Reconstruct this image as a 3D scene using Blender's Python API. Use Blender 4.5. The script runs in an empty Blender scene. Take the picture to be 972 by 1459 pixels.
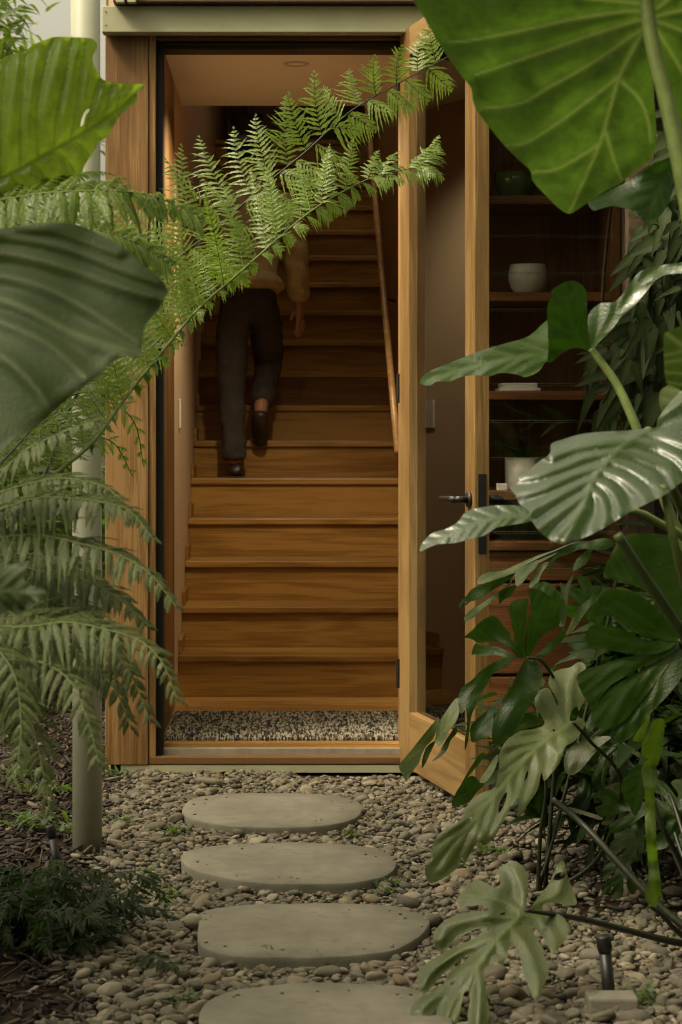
import bpy, bmesh, math, random
import numpy as np
from mathutils import Vector, Matrix, noise
from mathutils.geometry import delaunay_2d_cdt

random.seed(7)
RNG = np.random.default_rng(7)
SC = bpy.context.scene
COL = SC.collection
F, CX, CY, HC, D = 2778.0, 400.0, 604.0, 1.208, 6.7     # measured focal length / principal point, eye height, facade distance
R = math.radians


def P(px, py, d):
    return Vector(((px - CX) * d / F, d, HC + (CY - py) * d / F))


def G(px, py, z=0.0):
    return P(px, py, (HC - z) * F / (py - CY))


def zx(px, d=D): return (px - CX) * d / F
def zz(py, d=D): return HC + (CY - py) * d / F
def zoom(pts, ox, oy, s): return [(ox + x / s, oy + y / s) for x, y in pts]


def lin(r, g, b):
    f = lambda c: (c / 255 / 12.92) if c / 255 <= .04045 else ((c / 255 + .055) / 1.055) ** 2.4
    return (f(r), f(g), f(b), 1)


# ------------------------------------------------------------------ objects
W = {}


def place(o, M, parent):
    COL.objects.link(o)
    if parent is not None:
        o.parent = parent
        o.matrix_parent_inverse = W[parent.name].inverted()
    o.matrix_basis = M
    W[o.name] = M.copy()
    return o


def lab(o, label=None, cat=None, group=None, kind=None):
    if label: o['label'] = label
    if cat: o['category'] = cat
    if group: o['group'] = group
    if kind: o['kind'] = kind
    return o


def empty(name, loc, label=None, cat=None, group=None):
    o = bpy.data.objects.new(name, None)
    o.empty_display_size = .1
    place(o, Matrix.Translation(Vector(loc)), None)
    return lab(o, label, cat, group)


def mesh_obj(name, verts, faces, mat, parent=None, M=None, smooth=False, attrs=None, origin=None):
    """verts in world space unless M is given (then they are local to M)."""
    me = bpy.data.meshes.new(name)
    va = np.array([tuple(v) for v in verts], dtype=np.float64) if not isinstance(verts, np.ndarray) else verts.astype(np.float64)
    if M is None:
        if origin is None:
            c = (va.min(0) + va.max(0)) / 2
            c[2] = va[:, 2].min()
        else:
            c = np.array(tuple(origin))
        va = va - c
        M = Matrix.Translation(Vector(c))
    if isinstance(faces, np.ndarray):
        k = faces.shape[1]
        me.vertices.add(len(va)); me.vertices.foreach_set('co', va.astype(np.float32).ravel())
        me.loops.add(faces.size); me.loops.foreach_set('vertex_index', faces.astype(np.int32).ravel())
        me.polygons.add(len(faces)); me.polygons.foreach_set('loop_start', np.arange(0, faces.size, k, dtype=np.int32))
        me.update(calc_edges=True)
    else:
        me.from_pydata(va.tolist(), [], [tuple(f) for f in faces])
        me.update()
    if smooth:
        me.polygons.foreach_set('use_smooth', np.ones(len(me.polygons), dtype=bool))
    for k, a in (attrs or {}).items():
        at = me.attributes.new(k, 'FLOAT', 'POINT')
        at.data.foreach_set('value', np.asarray(a, dtype=np.float32))
    if mat: me.materials.append(mat)
    o = bpy.data.objects.new(name, me)
    return place(o, M, parent)


class MB:
    def __init__(s): s.v = []; s.f = []

    def add(s, vs, fs):
        n = len(s.v); s.v += [tuple(v) for v in vs]; s.f += [tuple(i + n for i in f) for f in fs]
        return s

    def box(s, x0, x1, y0, y1, z0, z1, bev=0.0):
        bm = bmesh.new()
        bmesh.ops.create_cube(bm, size=1)
        for v in bm.verts:
            v.co = Vector(((x0 + x1) / 2 + v.co.x * (x1 - x0), (y0 + y1) / 2 + v.co.y * (y1 - y0), (z0 + z1) / 2 + v.co.z * (z1 - z0)))
        if bev > 0:
            bmesh.ops.bevel(bm, geom=bm.edges[:], offset=bev, segments=2, profile=.5, affect='EDGES')
        bm.verts.index_update()
        s.add([v.co.copy() for v in bm.verts], [[v.index for v in f.verts] for f in bm.faces])
        bm.free()
        return s

    def tube(s, pts, rad, n=10, cap=True):
        pts = [Vector(p) for p in pts]
        rs = rad if isinstance(rad, (list, tuple)) else [rad] * len(pts)
        up = Vector((0.13, 0.31, 1)).normalized()
        vs = []; fs = []
        T0 = None
        for i, p in enumerate(pts):
            T = (pts[min(i + 1, len(pts) - 1)] - pts[max(i - 1, 0)]).normalized()
            if T0 is None:
                A = T.cross(up)
                if A.length < 1e-3: A = T.cross(Vector((1, 0, 0)))
                A.normalize()
            else:
                A = (A - T * A.dot(T)).normalized()
            T0 = T
            B = T.cross(A)
            for k in range(n):
                a = 2 * math.pi * k / n
                vs.append(p + (A * math.cos(a) + B * math.sin(a)) * rs[i])
        for i in range(len(pts) - 1):
            for k in range(n):
                a, b = i * n + k, i * n + (k + 1) % n
                fs.append((a, b, b + n, a + n))
        if cap:
            fs.append(tuple(range(n - 1, -1, -1)))
            fs.append(tuple(range((len(pts) - 1) * n, len(pts) * n)))
        return s.add(vs, fs)

    def lathe(s, c, prof, n=40):
        c = Vector(c); vs = []; fs = []
        for r, z in prof:
            for k in range(n):
                a = 2 * math.pi * k / n
                vs.append(c + Vector((r * math.cos(a), r * math.sin(a), z)))
        for i in range(len(prof) - 1):
            for k in range(n):
                a, b = i * n + k, i * n + (k + 1) % n
                fs.append((a, b, b + n, a + n))
        return s.add(vs, fs)

    def obj(s, name, mat, parent=None, smooth=False, M=None, origin=None):
        return mesh_obj(name, s.v, s.f, mat, parent, M, smooth, origin=origin)


def boxo(name, x0, x1, y0, y1, z0, z1, mat, parent=None, bev=.002, M=None):
    return MB().box(x0, x1, y0, y1, z0, z1, bev).obj(name, mat, parent, M=M)


def cr(pts, n=8, closed=False):
    """Catmull-Rom through tuples of any dimension."""
    pts = [np.array(tuple(p), float) for p in pts]
    m = len(pts); out = []
    rng_ = range(m) if closed else range(m - 1)
    for i in rng_:
        p1, p2 = pts[i], pts[(i + 1) % m]
        p0 = pts[(i - 1) % m] if closed or i > 0 else 2 * p1 - p2
        p3 = pts[(i + 2) % m] if closed or i + 2 < m else 2 * p2 - p1
        for k in range(n):
            t = k / n
            out.append(.5 * (2 * p1 + (p2 - p0) * t + (2 * p0 - 5 * p1 + 4 * p2 - p3) * t * t + (3 * p1 - p0 - 3 * p2 + p3) * t ** 3))
    if not closed: out.append(pts[-1])
    return out


# ------------------------------------------------------------------ materials
def newmat(name):
    m = bpy.data.materials.new(name)
    m.use_nodes = True
    nt = m.node_tree
    nt.nodes.clear()
    out = nt.nodes.new('ShaderNodeOutputMaterial')
    return m, nt, out


def N(nt, t, **kw):
    n = nt.nodes.new(t)
    for k, v in kw.items():
        if k in n.inputs: n.inputs[k].default_value = v
        else: setattr(n, k, v)
    return n


def L(nt, a, b): nt.links.new(a, b)


def mixc(nt, fac, a, b, mode='MIX'):
    n = nt.nodes.new('ShaderNodeMix'); n.data_type = 'RGBA'; n.blend_type = mode
    for i, v in ((0, fac), (6, a), (7, b)):
        if hasattr(v, 'is_linked') or isinstance(v, bpy.types.NodeSocket): L(nt, v, n.inputs[i])
        else: n.inputs[i].default_value = v
    return n.outputs[2]


def ramp(nt, fac, stops):
    r = nt.nodes.new('ShaderNodeValToRGB')
    e = r.color_ramp.elements
    while len(e) < len(stops): e.new(.5)
    for k, (p, c) in enumerate(stops):
        e[k].position = p; e[k].color = c if len(c) == 4 else (*c, 1)
    L(nt, fac, r.inputs[0])
    return r.outputs[0]


def mapr(nt, v, a, b, c, d):
    n = nt.nodes.new('ShaderNodeMapRange')
    n.inputs[1].default_value = a; n.inputs[2].default_value = b; n.inputs[3].default_value = c; n.inputs[4].default_value = d
    L(nt, v, n.inputs[0])
    return n.outputs[0]


def bump(nt, h, strength, dist=.002):
    b = N(nt, 'ShaderNodeBump'); b.inputs['Strength'].default_value = strength; b.inputs['Distance'].default_value = dist
    L(nt, h, b.inputs['Height'])
    return b.outputs[0]


def wood(name, dark, mid, light, axis='Z', rough=.42, scale=1.0, spec=.4):
    m, nt, out = newmat(name)
    tc = N(nt, 'ShaderNodeTexCoord'); oi = N(nt, 'ShaderNodeObjectInfo')
    add = N(nt, 'ShaderNodeVectorMath', operation='ADD'); L(nt, tc.outputs['Object'], add.inputs[0])
    sc = N(nt, 'ShaderNodeVectorMath', operation='SCALE'); sc.inputs['Scale'].default_value = 37.0
    cmb = N(nt, 'ShaderNodeCombineXYZ')
    for i in range(3): L(nt, oi.outputs['Random'], cmb.inputs[i])
    L(nt, cmb.outputs[0], sc.inputs[0]); L(nt, sc.outputs[0], add.inputs[1])

    def mp(al, ac):
        q = N(nt, 'ShaderNodeMapping')
        v = [ac * scale] * 3; v['XYZ'.index(axis)] = al * scale
        q.inputs['Scale'].default_value = v
        L(nt, add.outputs[0], q.inputs[0]); return q.outputs[0]
    n1 = N(nt, 'ShaderNodeTexNoise', Scale=1.0, Detail=3.0, Roughness=.55); L(nt, mp(.55, 7), n1.inputs['Vector'])
    # growth rings: a sine of the distorted cross-grain field gives cathedral figure
    mul = N(nt, 'ShaderNodeMath', operation='MULTIPLY'); L(nt, n1.outputs[0], mul.inputs[0]); mul.inputs[1].default_value = 52
    sn = N(nt, 'ShaderNodeMath', operation='SINE'); L(nt, mul.outputs[0], sn.inputs[0])
    n2 = N(nt, 'ShaderNodeTexNoise', Scale=1.0, Detail=3.0, Roughness=.6); L(nt, mp(5.0, 260), n2.inputs['Vector'])
    n3 = N(nt, 'ShaderNodeTexNoise', Scale=1.0, Detail=2.0); L(nt, mp(.9, 3.0), n3.inputs['Vector'])
    a1 = N(nt, 'ShaderNodeMath', operation='MULTIPLY_ADD'); L(nt, sn.outputs[0], a1.inputs[0]); a1.inputs[1].default_value = .085; L(nt, n3.outputs[0], a1.inputs[2])
    a2 = N(nt, 'ShaderNodeMath', operation='MULTIPLY_ADD'); L(nt, n2.outputs[0], a2.inputs[0]); a2.inputs[1].default_value = .80; L(nt, a1.outputs[0], a2.inputs[2])
    r3 = mapr(nt, oi.outputs['Random'], 0, 1, -.10, .10)
    a3 = N(nt, 'ShaderNodeMath', operation='ADD'); L(nt, a2.outputs[0], a3.inputs[0]); L(nt, r3, a3.inputs[1])
    c = ramp(nt, a3.outputs[0], [(.60, dark), (.90, mid), (1.0, light)])
    b = N(nt, 'ShaderNodeBsdfPrincipled'); L(nt, c, b.inputs['Base Color'])
    L(nt, mapr(nt, n2.outputs[0], .3, .7, rough - .07, rough + .1), b.inputs['Roughness'])
    b.inputs['Specular IOR Level'].default_value = spec
    L(nt, bump(nt, a2.outputs[0], .25, .0012), b.inputs['Normal'])
    L(nt, b.outputs[0], out.inputs[0])
    return m


def plain(name, col, rough=.5, spec=.5, metal=0.0, var=.12, scale=8.0, bmp=.15, bscale=120.0, stain=None):
    m, nt, out = newmat(name)
    tc = N(nt, 'ShaderNodeTexCoord')
    n1 = N(nt, 'ShaderNodeTexNoise', Scale=scale, Detail=6.0, Roughness=.65); L(nt, tc.outputs['Object'], n1.inputs['Vector'])
    dk = tuple(c * (1 - var * 2.2) for c in col[:3]) + (1,); lt = tuple(min(1, c * (1 + var * 1.4)) for c in col[:3]) + (1,)
    c = ramp(nt, n1.outputs[0], [(.3, dk), (.55, col), (.75, lt)])
    if stain:
        n4 = N(nt, 'ShaderNodeTexNoise', Scale=stain[1], Detail=8.0, Roughness=.75); L(nt, tc.outputs['Object'], n4.inputs['Vector'])
        c = mixc(nt, mapr(nt, n4.outputs[0], stain[2], stain[2] + .12, 0, stain[3]), c, stain[0])
    n2 = N(nt, 'ShaderNodeTexNoise', Scale=bscale, Detail=4.0); L(nt, tc.outputs['Object'], n2.inputs['Vector'])
    b = N(nt, 'ShaderNodeBsdfPrincipled', Roughness=rough, Metallic=metal); L(nt, c, b.inputs['Base Color'])
    b.inputs['Specular IOR Level'].default_value = spec
    L(nt, mapr(nt, n1.outputs[0], .3, .7, max(.02, rough - .06), min(1, rough + .06)), b.inputs['Roughness'])
    if bmp: L(nt, bump(nt, n2.outputs[0], bmp, .0015), b.inputs['Normal'])
    L(nt, b.outputs[0], out.inputs[0])
    return m


def glass(name, tint=(.96, .97, .95, 1), gl=1.0):
    m, nt, out = newmat(name)
    t = N(nt, 'ShaderNodeBsdfTransparent', Color=tint); g = N(nt, 'ShaderNodeBsdfGlossy', Roughness=.012, Color=(gl, gl, gl, 1))
    fr = N(nt, 'ShaderNodeFresnel', IOR=1.5)
    mx = N(nt, 'ShaderNodeMixShader'); L(nt, fr.outputs[0], mx.inputs[0]); L(nt, t.outputs[0], mx.inputs[1]); L(nt, g.outputs[0], mx.inputs[2])
    L(nt, mx.outputs[0], out.inputs[0])
    return m


def leafmat(name, c1, c2, vein, trans, tcol, rough=.35, spec=.5, veinmix=.6, nscale=9.0, spots=0.0, coat=0.0, vt=None):
    m, nt, out = newmat(name)
    tc = N(nt, 'ShaderNodeTexCoord'); oi = N(nt, 'ShaderNodeObjectInfo')
    geo = N(nt, 'ShaderNodeNewGeometry')
    n1 = N(nt, 'ShaderNodeTexNoise', Scale=nscale, Detail=5.0, Roughness=.6); L(nt, tc.outputs['Object'], n1.inputs['Vector'])
    ri = N(nt, 'ShaderNodeMath', operation='MULTIPLY_ADD'); L(nt, geo.outputs['Random Per Island'], ri.inputs[0]); ri.inputs[1].default_value = .3
    L(nt, n1.outputs[0], ri.inputs[2])
    c = ramp(nt, ri.outputs[0], [(.42, c1), (.78, c2)])
    at = N(nt, 'ShaderNodeAttribute'); at.attribute_name = 'vein'
    vm = N(nt, 'ShaderNodeMath', operation='MULTIPLY'); L(nt, at.outputs['Fac'], vm.inputs[0]); vm.inputs[1].default_value = veinmix
    c = mixc(nt, vm.outputs[0], c, vein)
    n2 = N(nt, 'ShaderNodeTexNoise', Scale=130.0, Detail=3.0); L(nt, tc.outputs['Object'], n2.inputs['Vector'])
    if spots:
        n5 = N(nt, 'ShaderNodeTexNoise', Scale=26.0, Detail=4.0, Roughness=.7); L(nt, tc.outputs['Object'], n5.inputs['Vector'])
        c = mixc(nt, mapr(nt, n5.outputs[0], .68, .74, 0, spots), c, (.16, .10, .035, 1))
    # dry brown margins where the noise allows, and pale fleck damage
    ae = N(nt, 'ShaderNodeAttribute'); ae.attribute_name = 'edge'
    n7 = N(nt, 'ShaderNodeTexNoise', Scale=18.0, Detail=5.0, Roughness=.7); L(nt, tc.outputs['Object'], n7.inputs['Vector'])
    em = N(nt, 'ShaderNodeMath', operation='MULTIPLY'); L(nt, ae.outputs['Fac'], em.inputs[0]); L(nt, mapr(nt, n7.outputs[0], .54, .70, 0, .55), em.inputs[1])
    c = mixc(nt, em.outputs[0], c, (.20, .15, .06, 1))
    n8 = N(nt, 'ShaderNodeTexNoise', Scale=70.0, Detail=3.0); L(nt, tc.outputs['Object'], n8.inputs['Vector'])
    c = mixc(nt, mapr(nt, n8.outputs[0], .70, .74, 0, .45), c, (.14, .13, .06, 1))
    b = N(nt, 'ShaderNodeBsdfPrincipled'); L(nt, c, b.inputs['Base Color'])
    n3 = N(nt, 'ShaderNodeTexNoise', Scale=16.0, Detail=4.0); L(nt, tc.outputs['Object'], n3.inputs['Vector'])
    L(nt, mapr(nt, n3.outputs[0], .3, .7, rough - .08, rough + .12), b.inputs['Roughness'])
    b.inputs['Specular IOR Level'].default_value = spec
    vn = N(nt, 'ShaderNodeTexVoronoi', Scale=105.0); vn.feature = 'DISTANCE_TO_EDGE'; L(nt, tc.outputs['Object'], vn.inputs['Vector'])
    vne = mapr(nt, vn.outputs['Distance'], .0, .22, 0, 1)
    hsum = N(nt, 'ShaderNodeMath', operation='MULTIPLY_ADD'); L(nt, vne, hsum.inputs[0]); hsum.inputs[1].default_value = .7; L(nt, n2.outputs[0], hsum.inputs[2])
    nb = bump(nt, hsum.outputs[0], .30, .0016); L(nt, nb, b.inputs['Normal'])
    b.inputs['Coat Weight'].default_value = coat; b.inputs['Coat Roughness'].default_value = .27
    tl = N(nt, 'ShaderNodeBsdfTranslucent'); n6 = N(nt, 'ShaderNodeTexNoise', Scale=nscale * 2.6, Detail=6.0, Roughness=.7); L(nt, tc.outputs['Object'], n6.inputs['Vector'])
    td = tuple(x * .38 for x in tcol[:3]) + (1,)
    tm = ramp(nt, n6.outputs[0], [(.30, td), (.66, tcol)])
    tm = mixc(nt, vm.outputs[0], tm, vt or tcol); L(nt, tm, tl.inputs['Color'])
    mx = N(nt, 'ShaderNodeMixShader'); mx.inputs[0].default_value = trans
    L(nt, b.outputs[0], mx.inputs[1]); L(nt, tl.outputs[0], mx.inputs[2]); L(nt, mx.outputs[0], out.inputs[0])
    return m


WD = dict(
    post=wood('timber_post', (.125, .060, .018), (.225, .116, .038), (.31, .175, .066), 'Z', .5, 1.3),
    jamb=wood('timber_jamb', (.11, .054, .016), (.22, .115, .038), (.32, .18, .068), 'Z', .45, 1.0),
    door=wood('door_oak', (.14, .075, .024), (.22, .128, .044), (.29, .18, .07), 'Z', .42, 1.6),
    rail=wood('door_oak_rail', (.14, .075, .024), (.22, .128, .044), (.29, .175, .068), 'Y', .42, 1.0),
    stair=wood('stair_hardwood', (.17, .076, .013), (.29, .142, .027), (.38, .20, .046), 'X', .36, 1.0),
    floor=wood('floor_hardwood', (.26, .125, .030), (.41, .215, .058), (.52, .29, .09), 'X', .30, 1.0),
    sill=wood('sill_hardwood', (.050, .022, .008), (.105, .050, .018), (.16, .08, .03), 'X', .42, 1.0),
    cab=wood('cabinet_veneer', (.10, .038, .013), (.17, .068, .024), (.23, .10, .036), 'Z', .45, 1.2),
    cabx=wood('cabinet_board', (.10, .036, .012), (.175, .068, .023), (.24, .10, .037), 'X', .42, 1.2),
    panel=wood('wall_panelling', (.15, .070, .024), (.26, .128, .045), (.34, .18, .07), 'Z', .45, 1.0),
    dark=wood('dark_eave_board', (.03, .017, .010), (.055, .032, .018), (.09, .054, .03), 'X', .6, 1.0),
    rod=wood('handrail_timber', (.32, .17, .06), (.50, .29, .12), (.60, .37, .17), 'Y', .3, 1.0),
)
paint = plain('fascia_paint', lin(165, 162, 132), .55, .4, var=.07, scale=3, bmp=.05, stain=((.20, .18, .12, 1), 9, .62, .5))
postpaint = plain('post_paint', lin(164, 164, 144), .5, .4, var=.05, scale=4, bmp=.06, stain=((.16, .14, .09, 1), 22, .66, .55))
plaster = plain('plaster_wall', (.62, .48, .30, 1), .85, .2, var=.03, scale=2, bmp=.08)
ceilp = plain('ceiling_plaster', (.86, .82, .72, 1), .9, .2, var=.02, scale=2, bmp=.05)
black = plain('black_metal', (.012, .011, .011, 1), .38, .5, var=.2, scale=20, bmp=.05)
dullblack = plain('dull_black', (.010, .009, .008, 1), .7, .3, bmp=0)
alum = plain('aluminium_track', (.52, .48, .40, 1), .38, .5, metal=.7, var=.1, scale=30)
soilm = plain('dark_soil', (.030, .019, .012, 1), .95, .15, var=.35, scale=14, bmp=.9, bscale=60)
concrete = plain('stepping_concrete', (.195, .178, .142, 1), .9, .15, var=.13, scale=9, bmp=.6, bscale=190, stain=((.085, .075, .056, 1), 11, .56, .36))
glassm = glass('door_glass')
louvreglass = glass('louvre_glass', (.95, .965, .95, 1))
ceramic = plain('white_ceramic', (.68, .64, .55, 1), .35, .5, var=.05, scale=40, bmp=.35, bscale=90)
greenglass = plain('green_glazed_bowl', (.10, .14, .04, 1), .15, .6, var=.15, bmp=0)
paperm = plain('pale_paper', (.62, .60, .54, 1), .7, .2, var=.03, bmp=0)

# ------------------------------------------------------------------ camera, world, sun
cam = bpy.data.cameras.new('camera'); co = bpy.data.objects.new('camera', cam); COL.objects.link(co)
co.location = (0, 0, HC); co.rotation_euler = (R(90), 0, 0)
cam.sensor_width = 36; cam.sensor_fit = 'AUTO'; cam.lens = F / 1459 * 36
cam.shift_x = (486 - CX) / 1459; cam.shift_y = -(729.5 - CY) / 1459
cam.clip_start = .05; cam.clip_end = 500
cam.dof.use_dof = True; cam.dof.focus_distance = 5.6; cam.dof.aperture_fstop = 6.5
SC.camera = co

SUN = Vector((-.66, -.36, .90)).normalized()
w = bpy.data.worlds.new('World'); SC.world = w; w.use_nodes = True
nt = w.node_tree; nt.nodes.clear()
sky = N(nt, 'ShaderNodeTexSky', sky_type='NISHITA'); sky.sun_disc = False
sky.sun_elevation = math.asin(SUN.z); sky.sun_rotation = math.atan2(SUN.x, SUN.y)
sky.dust_density = 6.0; sky.air_density = 1.5
hs = N(nt, 'ShaderNodeHueSaturation'); hs.inputs['Saturation'].default_value = .12; hs.inputs['Value'].default_value = 1.0
L(nt, sky.outputs[0], hs.inputs['Color'])
tint = mixc(nt, 1.0, hs.outputs[0], (1.0, .915, .68, 1), 'MULTIPLY')
# overcast luminance distribution: brighter towards the zenith
tcw = N(nt, 'ShaderNodeTexCoord'); sxw = N(nt, 'ShaderNodeSeparateXYZ'); L(nt, tcw.outputs['Generated'], sxw.inputs[0])
grad = mapr(nt, sxw.outputs[2], 0, 1, 1.0, 2.6)
vmw = N(nt, 'ShaderNodeVectorMath', operation='SCALE'); L(nt, tint, vmw.inputs[0]); L(nt, grad, vmw.inputs['Scale'])
bg = N(nt, 'ShaderNodeBackground', Strength=.105); L(nt, vmw.outputs[0], bg.inputs[0])
wo = N(nt, 'ShaderNodeOutputWorld'); L(nt, bg.outputs[0], wo.inputs[0])
sl = bpy.data.lights.new('sun', 'SUN'); so = bpy.data.objects.new('sun', sl); COL.objects.link(so)
sl.energy = 2.1; sl.angle = R(12); sl.color = (1, .90, .68)
so.rotation_euler = (-SUN).to_track_quat('-Z', 'Y').to_euler(); so.location = SUN * 12
vs = SC.view_settings; vs.view_transform = 'Standard'; vs.look = 'None'; vs.gamma = 1; vs.exposure = 0.6
SC.cycles.use_denoising = True
SC.cycles.filter_width = 1.15
SC.cycles.max_bounces = 14; SC.cycles.diffuse_bounces = 7; SC.cycles.transparent_max_bounces = 24; SC.cycles.glossy_bounces = 5
SC.cycles.sample_clamp_indirect = 6

# ------------------------------------------------------------------ ground
gv, gf = [], []
gx = [-200, -60, -20, -8, -4, -2, -1, 0, 1, 2, 4, 8, 20, 60, 200]; gy = [-200, -60, -10, 0, 2, 3, 4, 5, 6, 6.9, 8, 10, 14, 20, 60, 200]
for y in gy:
    for x in gx: gv.append((x, y, -.004))
for j in range(len(gy) - 1):
    for i in range(len(gx) - 1):
        a = j * len(gx) + i
        gf.append((a, a + 1, a + 1 + len(gx), a + len(gx)))
lab(mesh_obj('ground', gv, gf, soilm), 'dark garden soil around the house', kind='structure')

# ------------------------------------------------------------------ house
house = empty('house', (0, D, 0), 'timber framed house entrance with open glazed door and louvre window', 'house')
xl, xr = zx(150), zx(570)
FLOOR = .095
ZH = zz(46)
CEIL = 2.548
# left front board, split in two boards like the photo's joint
boxo('front_board', zx(150), zx(211.5), D, D + .10, zz(1090), ZH - .003, WD['post'], house, .003)
boxo('jamb', zx(212.3), zx(222), D + .006, D + .16, zz(1090), ZH - .004, WD['jamb'], house, .002)
boxo('rebate_strip', zx(222) + .0005, zx(231.5), D + .03, D + .12, zz(1078), zz(57), dullblack, house, .001)  # black strip set in the rebate beside the jamb
boxo('jamb', zx(222) - .01, -.4175, D + .121, 7.66, FLOOR + .001, CEIL - .002, WD['jamb'], house, .002)
# right jamb post
boxo('jamb', xr + .003, zx(612), D + .02, D + .15, zz(1090), ZH - .004, WD['post'], house, .002)
# header
boxo('header', zx(212.3), 1.33, D + .012, D + .06, zz(56), ZH - .0045, WD['sill'], house, .002)
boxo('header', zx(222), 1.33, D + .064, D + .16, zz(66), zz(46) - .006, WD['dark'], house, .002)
boxo('header_seal', zx(222), xr, D + .030, D + .0635, zz(60.5), zz(56.5), dullblack, house, 0)
# fascia with fixing screws
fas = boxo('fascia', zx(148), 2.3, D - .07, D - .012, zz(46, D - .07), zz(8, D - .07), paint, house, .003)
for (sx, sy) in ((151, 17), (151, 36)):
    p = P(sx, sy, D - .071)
    MB().tube([p + Vector((0, -.001, 0)), p + Vector((0, .004, 0))], .0022, 8).obj('screw', dullblack, fas)
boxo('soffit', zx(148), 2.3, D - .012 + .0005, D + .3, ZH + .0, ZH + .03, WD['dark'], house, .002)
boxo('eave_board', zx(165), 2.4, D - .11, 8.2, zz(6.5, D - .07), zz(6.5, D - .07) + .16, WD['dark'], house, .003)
for x in (zx(170), zx(186)):
    boxo('rafter_end', x, x + .028, D - .13, D - .1, zz(6, D - .1), zz(-30, D - .1), paint, house, .002)
# sill: timber, track, flashing
boxo('sill', zx(212), zx(572), D + .004, D + .055, zz(1090), zz(1078.5), WD['sill'], house, .004)
boxo('track', zx(231.5), zx(572), D + .0555, D + .09, zz(1090), FLOOR - .012, alum, house, .001)
boxo('sill', zx(231.5), zx(572), D + .0905, D + .14, zz(1090), FLOOR + .002, WD['floor'], house, .002)
boxo('flashing', zx(172), 1.30, D + .006, D + .03, zz(1101.5), zz(1091), paint, house, .001)
boxo('footing', zx(156), 1.30, D + .05, D + .2, -.06, zz(1091.5), dullblack, house, 0)
# floor boards of the hall
for k in range(9):
    y0 = D + .141 + k * .125
    boxo('floor', -.4165, 1.30, y0, y0 + .124, .02, FLOOR, WD['floor'], house, .0015)
# interior shell
boxo('wall', -.60, -.418, D + .101, 8.21, -.02, 2.9, plaster, house, 0)
boxo('wall', -.60, -.418, 8.2101, 15.0, -.02, 5.4, plaster, house, 0)
boxo('cladding', -.609, -.6005, D + .101, 15.0, -.02, 2.9, WD['post'], house, 0)
boxo('ceiling', -.4175, 1.33, D + .161, 8.21, CEIL, CEIL + .3, ceilp, house, 0)
boxo('wall', -.4175, .59, 8.05, 8.2098, CEIL + .301, 5.4, plaster, house, 0)
boxo('wall', .56, .66, 7.62, 15.0, -.02, 5.4, WD['panel'], house, 0)
boxo('wall', .6605, 1.5, 7.62, 7.72, -.02, CEIL + .3, WD['panel'], house, 0)
boxo('wall', 1.28, 1.345, D + .161, 7.6195, -.02, CEIL - .001, WD['dark'], house, 0)
boxo('wall', -.4175, .5595, 14.9, 15.0, 2.5, 5.4, WD['cab'], house, 0)
boxo('roof', -.60, .66, 8.05, 8.3, 5.401, 5.5, WD['dark'], house, 0)  # gap before the next roof box, added to let sky light onto the stairs
boxo('roof', -.60, .66, 10.4, 15.0, 5.401, 5.5, WD['dark'], house, 0)
boxo('upper_cupboard', -.19, .12, 14.3, 14.88, 3.03, 4.9, WD['cab'], house, .003)
boxo('upper_cupboard', -.24, -.1905, 14.3, 14.88, 3.03, 4.3, WD['cab'], house, .003)
# downlight
c = Vector((zx(422, 7.25), 7.25, CEIL))
ll = bpy.data.lights.new('downlight_lamp', 'SPOT'); lo = bpy.data.objects.new('downlight_lamp', ll); COL.objects.link(lo)
ll.energy = 165; ll.color = (1, .84, .58); ll.spot_size = R(140); ll.spot_blend = .6; ll.shadow_soft_size = .03; lo.location = c + Vector((0, 0, .004))
dl = MB().lathe(c, [(.047, -.0005), (.047, -.004), (.039, -.0055), (.036, -.002), (.036, .03)], 36).obj('downlight', plain('downlight_trim', (.62, .58, .5, 1), .5, bmp=0), house, True)
boxo('light_switch', -.4172, -.409, 8.0, 8.075, 1.19, 1.31, ceramic, house, .003)

# louvre window
edgem = plain('ground_glass_edge', (.10, .13, .09, 1), .3, .5, bmp=0)
lw_x0, lw_x1 = zx(613), zx(897)
fr = MB()
fr.box(lw_x0, lw_x0 + .03, D + .05, D + .13, zz(1090), zz(67), .002)
fr.box(lw_x1, lw_x1 + .09, D + .02, D + .15, zz(1090), zz(67), .002)
fr.box(lw_x0 + .03, lw_x1, D + .05, D + .13, zz(1090), zz(1078), .002)
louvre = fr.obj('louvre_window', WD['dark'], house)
zc = zz(333) - 14 * .129
k = 0
while zc < zz(70) - .02:
    bm_ = MB()
    h, a = .137, R(1.2)
    dy, dz = math.sin(a) * h / 2, math.cos(a) * h / 2
    cy, cz = D + .09, zc + .0645
    x0, x1, t = lw_x0 + .031, lw_x1 - .001, .006
    # slightly tilted blade, lower edge outwards
    vsb = [(x, cy - s * dy + e * t / 2, cz - s * dz + e * .0004) for x in (x0, x1) for s in (1, -1) for e in (-1, 1)]
    bm_.add(vsb, [(0, 1, 3, 2), (4, 6, 7, 5), (0, 4, 5, 1), (2, 3, 7, 6), (0, 2, 6, 4), (1, 5, 7, 3)])
    if cz - dz > zz(1078) + .002:
        po = bm_.obj('pane', louvreglass, louvre)
        po.data.materials.append(edgem); po.data.polygons[2].material_index = 1; po.data.polygons[3].material_index = 1
    zc += .129; k += 1

# open door, hinged on the right jamb
DA = math.atan2(-.975, .221)
DM = Matrix.Translation(Vector((xr, D, 0))) @ Matrix.Rotation(DA, 4, 'Z')
# local: x along the leaf (0..DW), y = to its left seen from hinge (into +n).  face seen from the camera is y<0 side
DW, DT, DZ0, DZ1 = .81, .046, .040, 2.551
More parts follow.
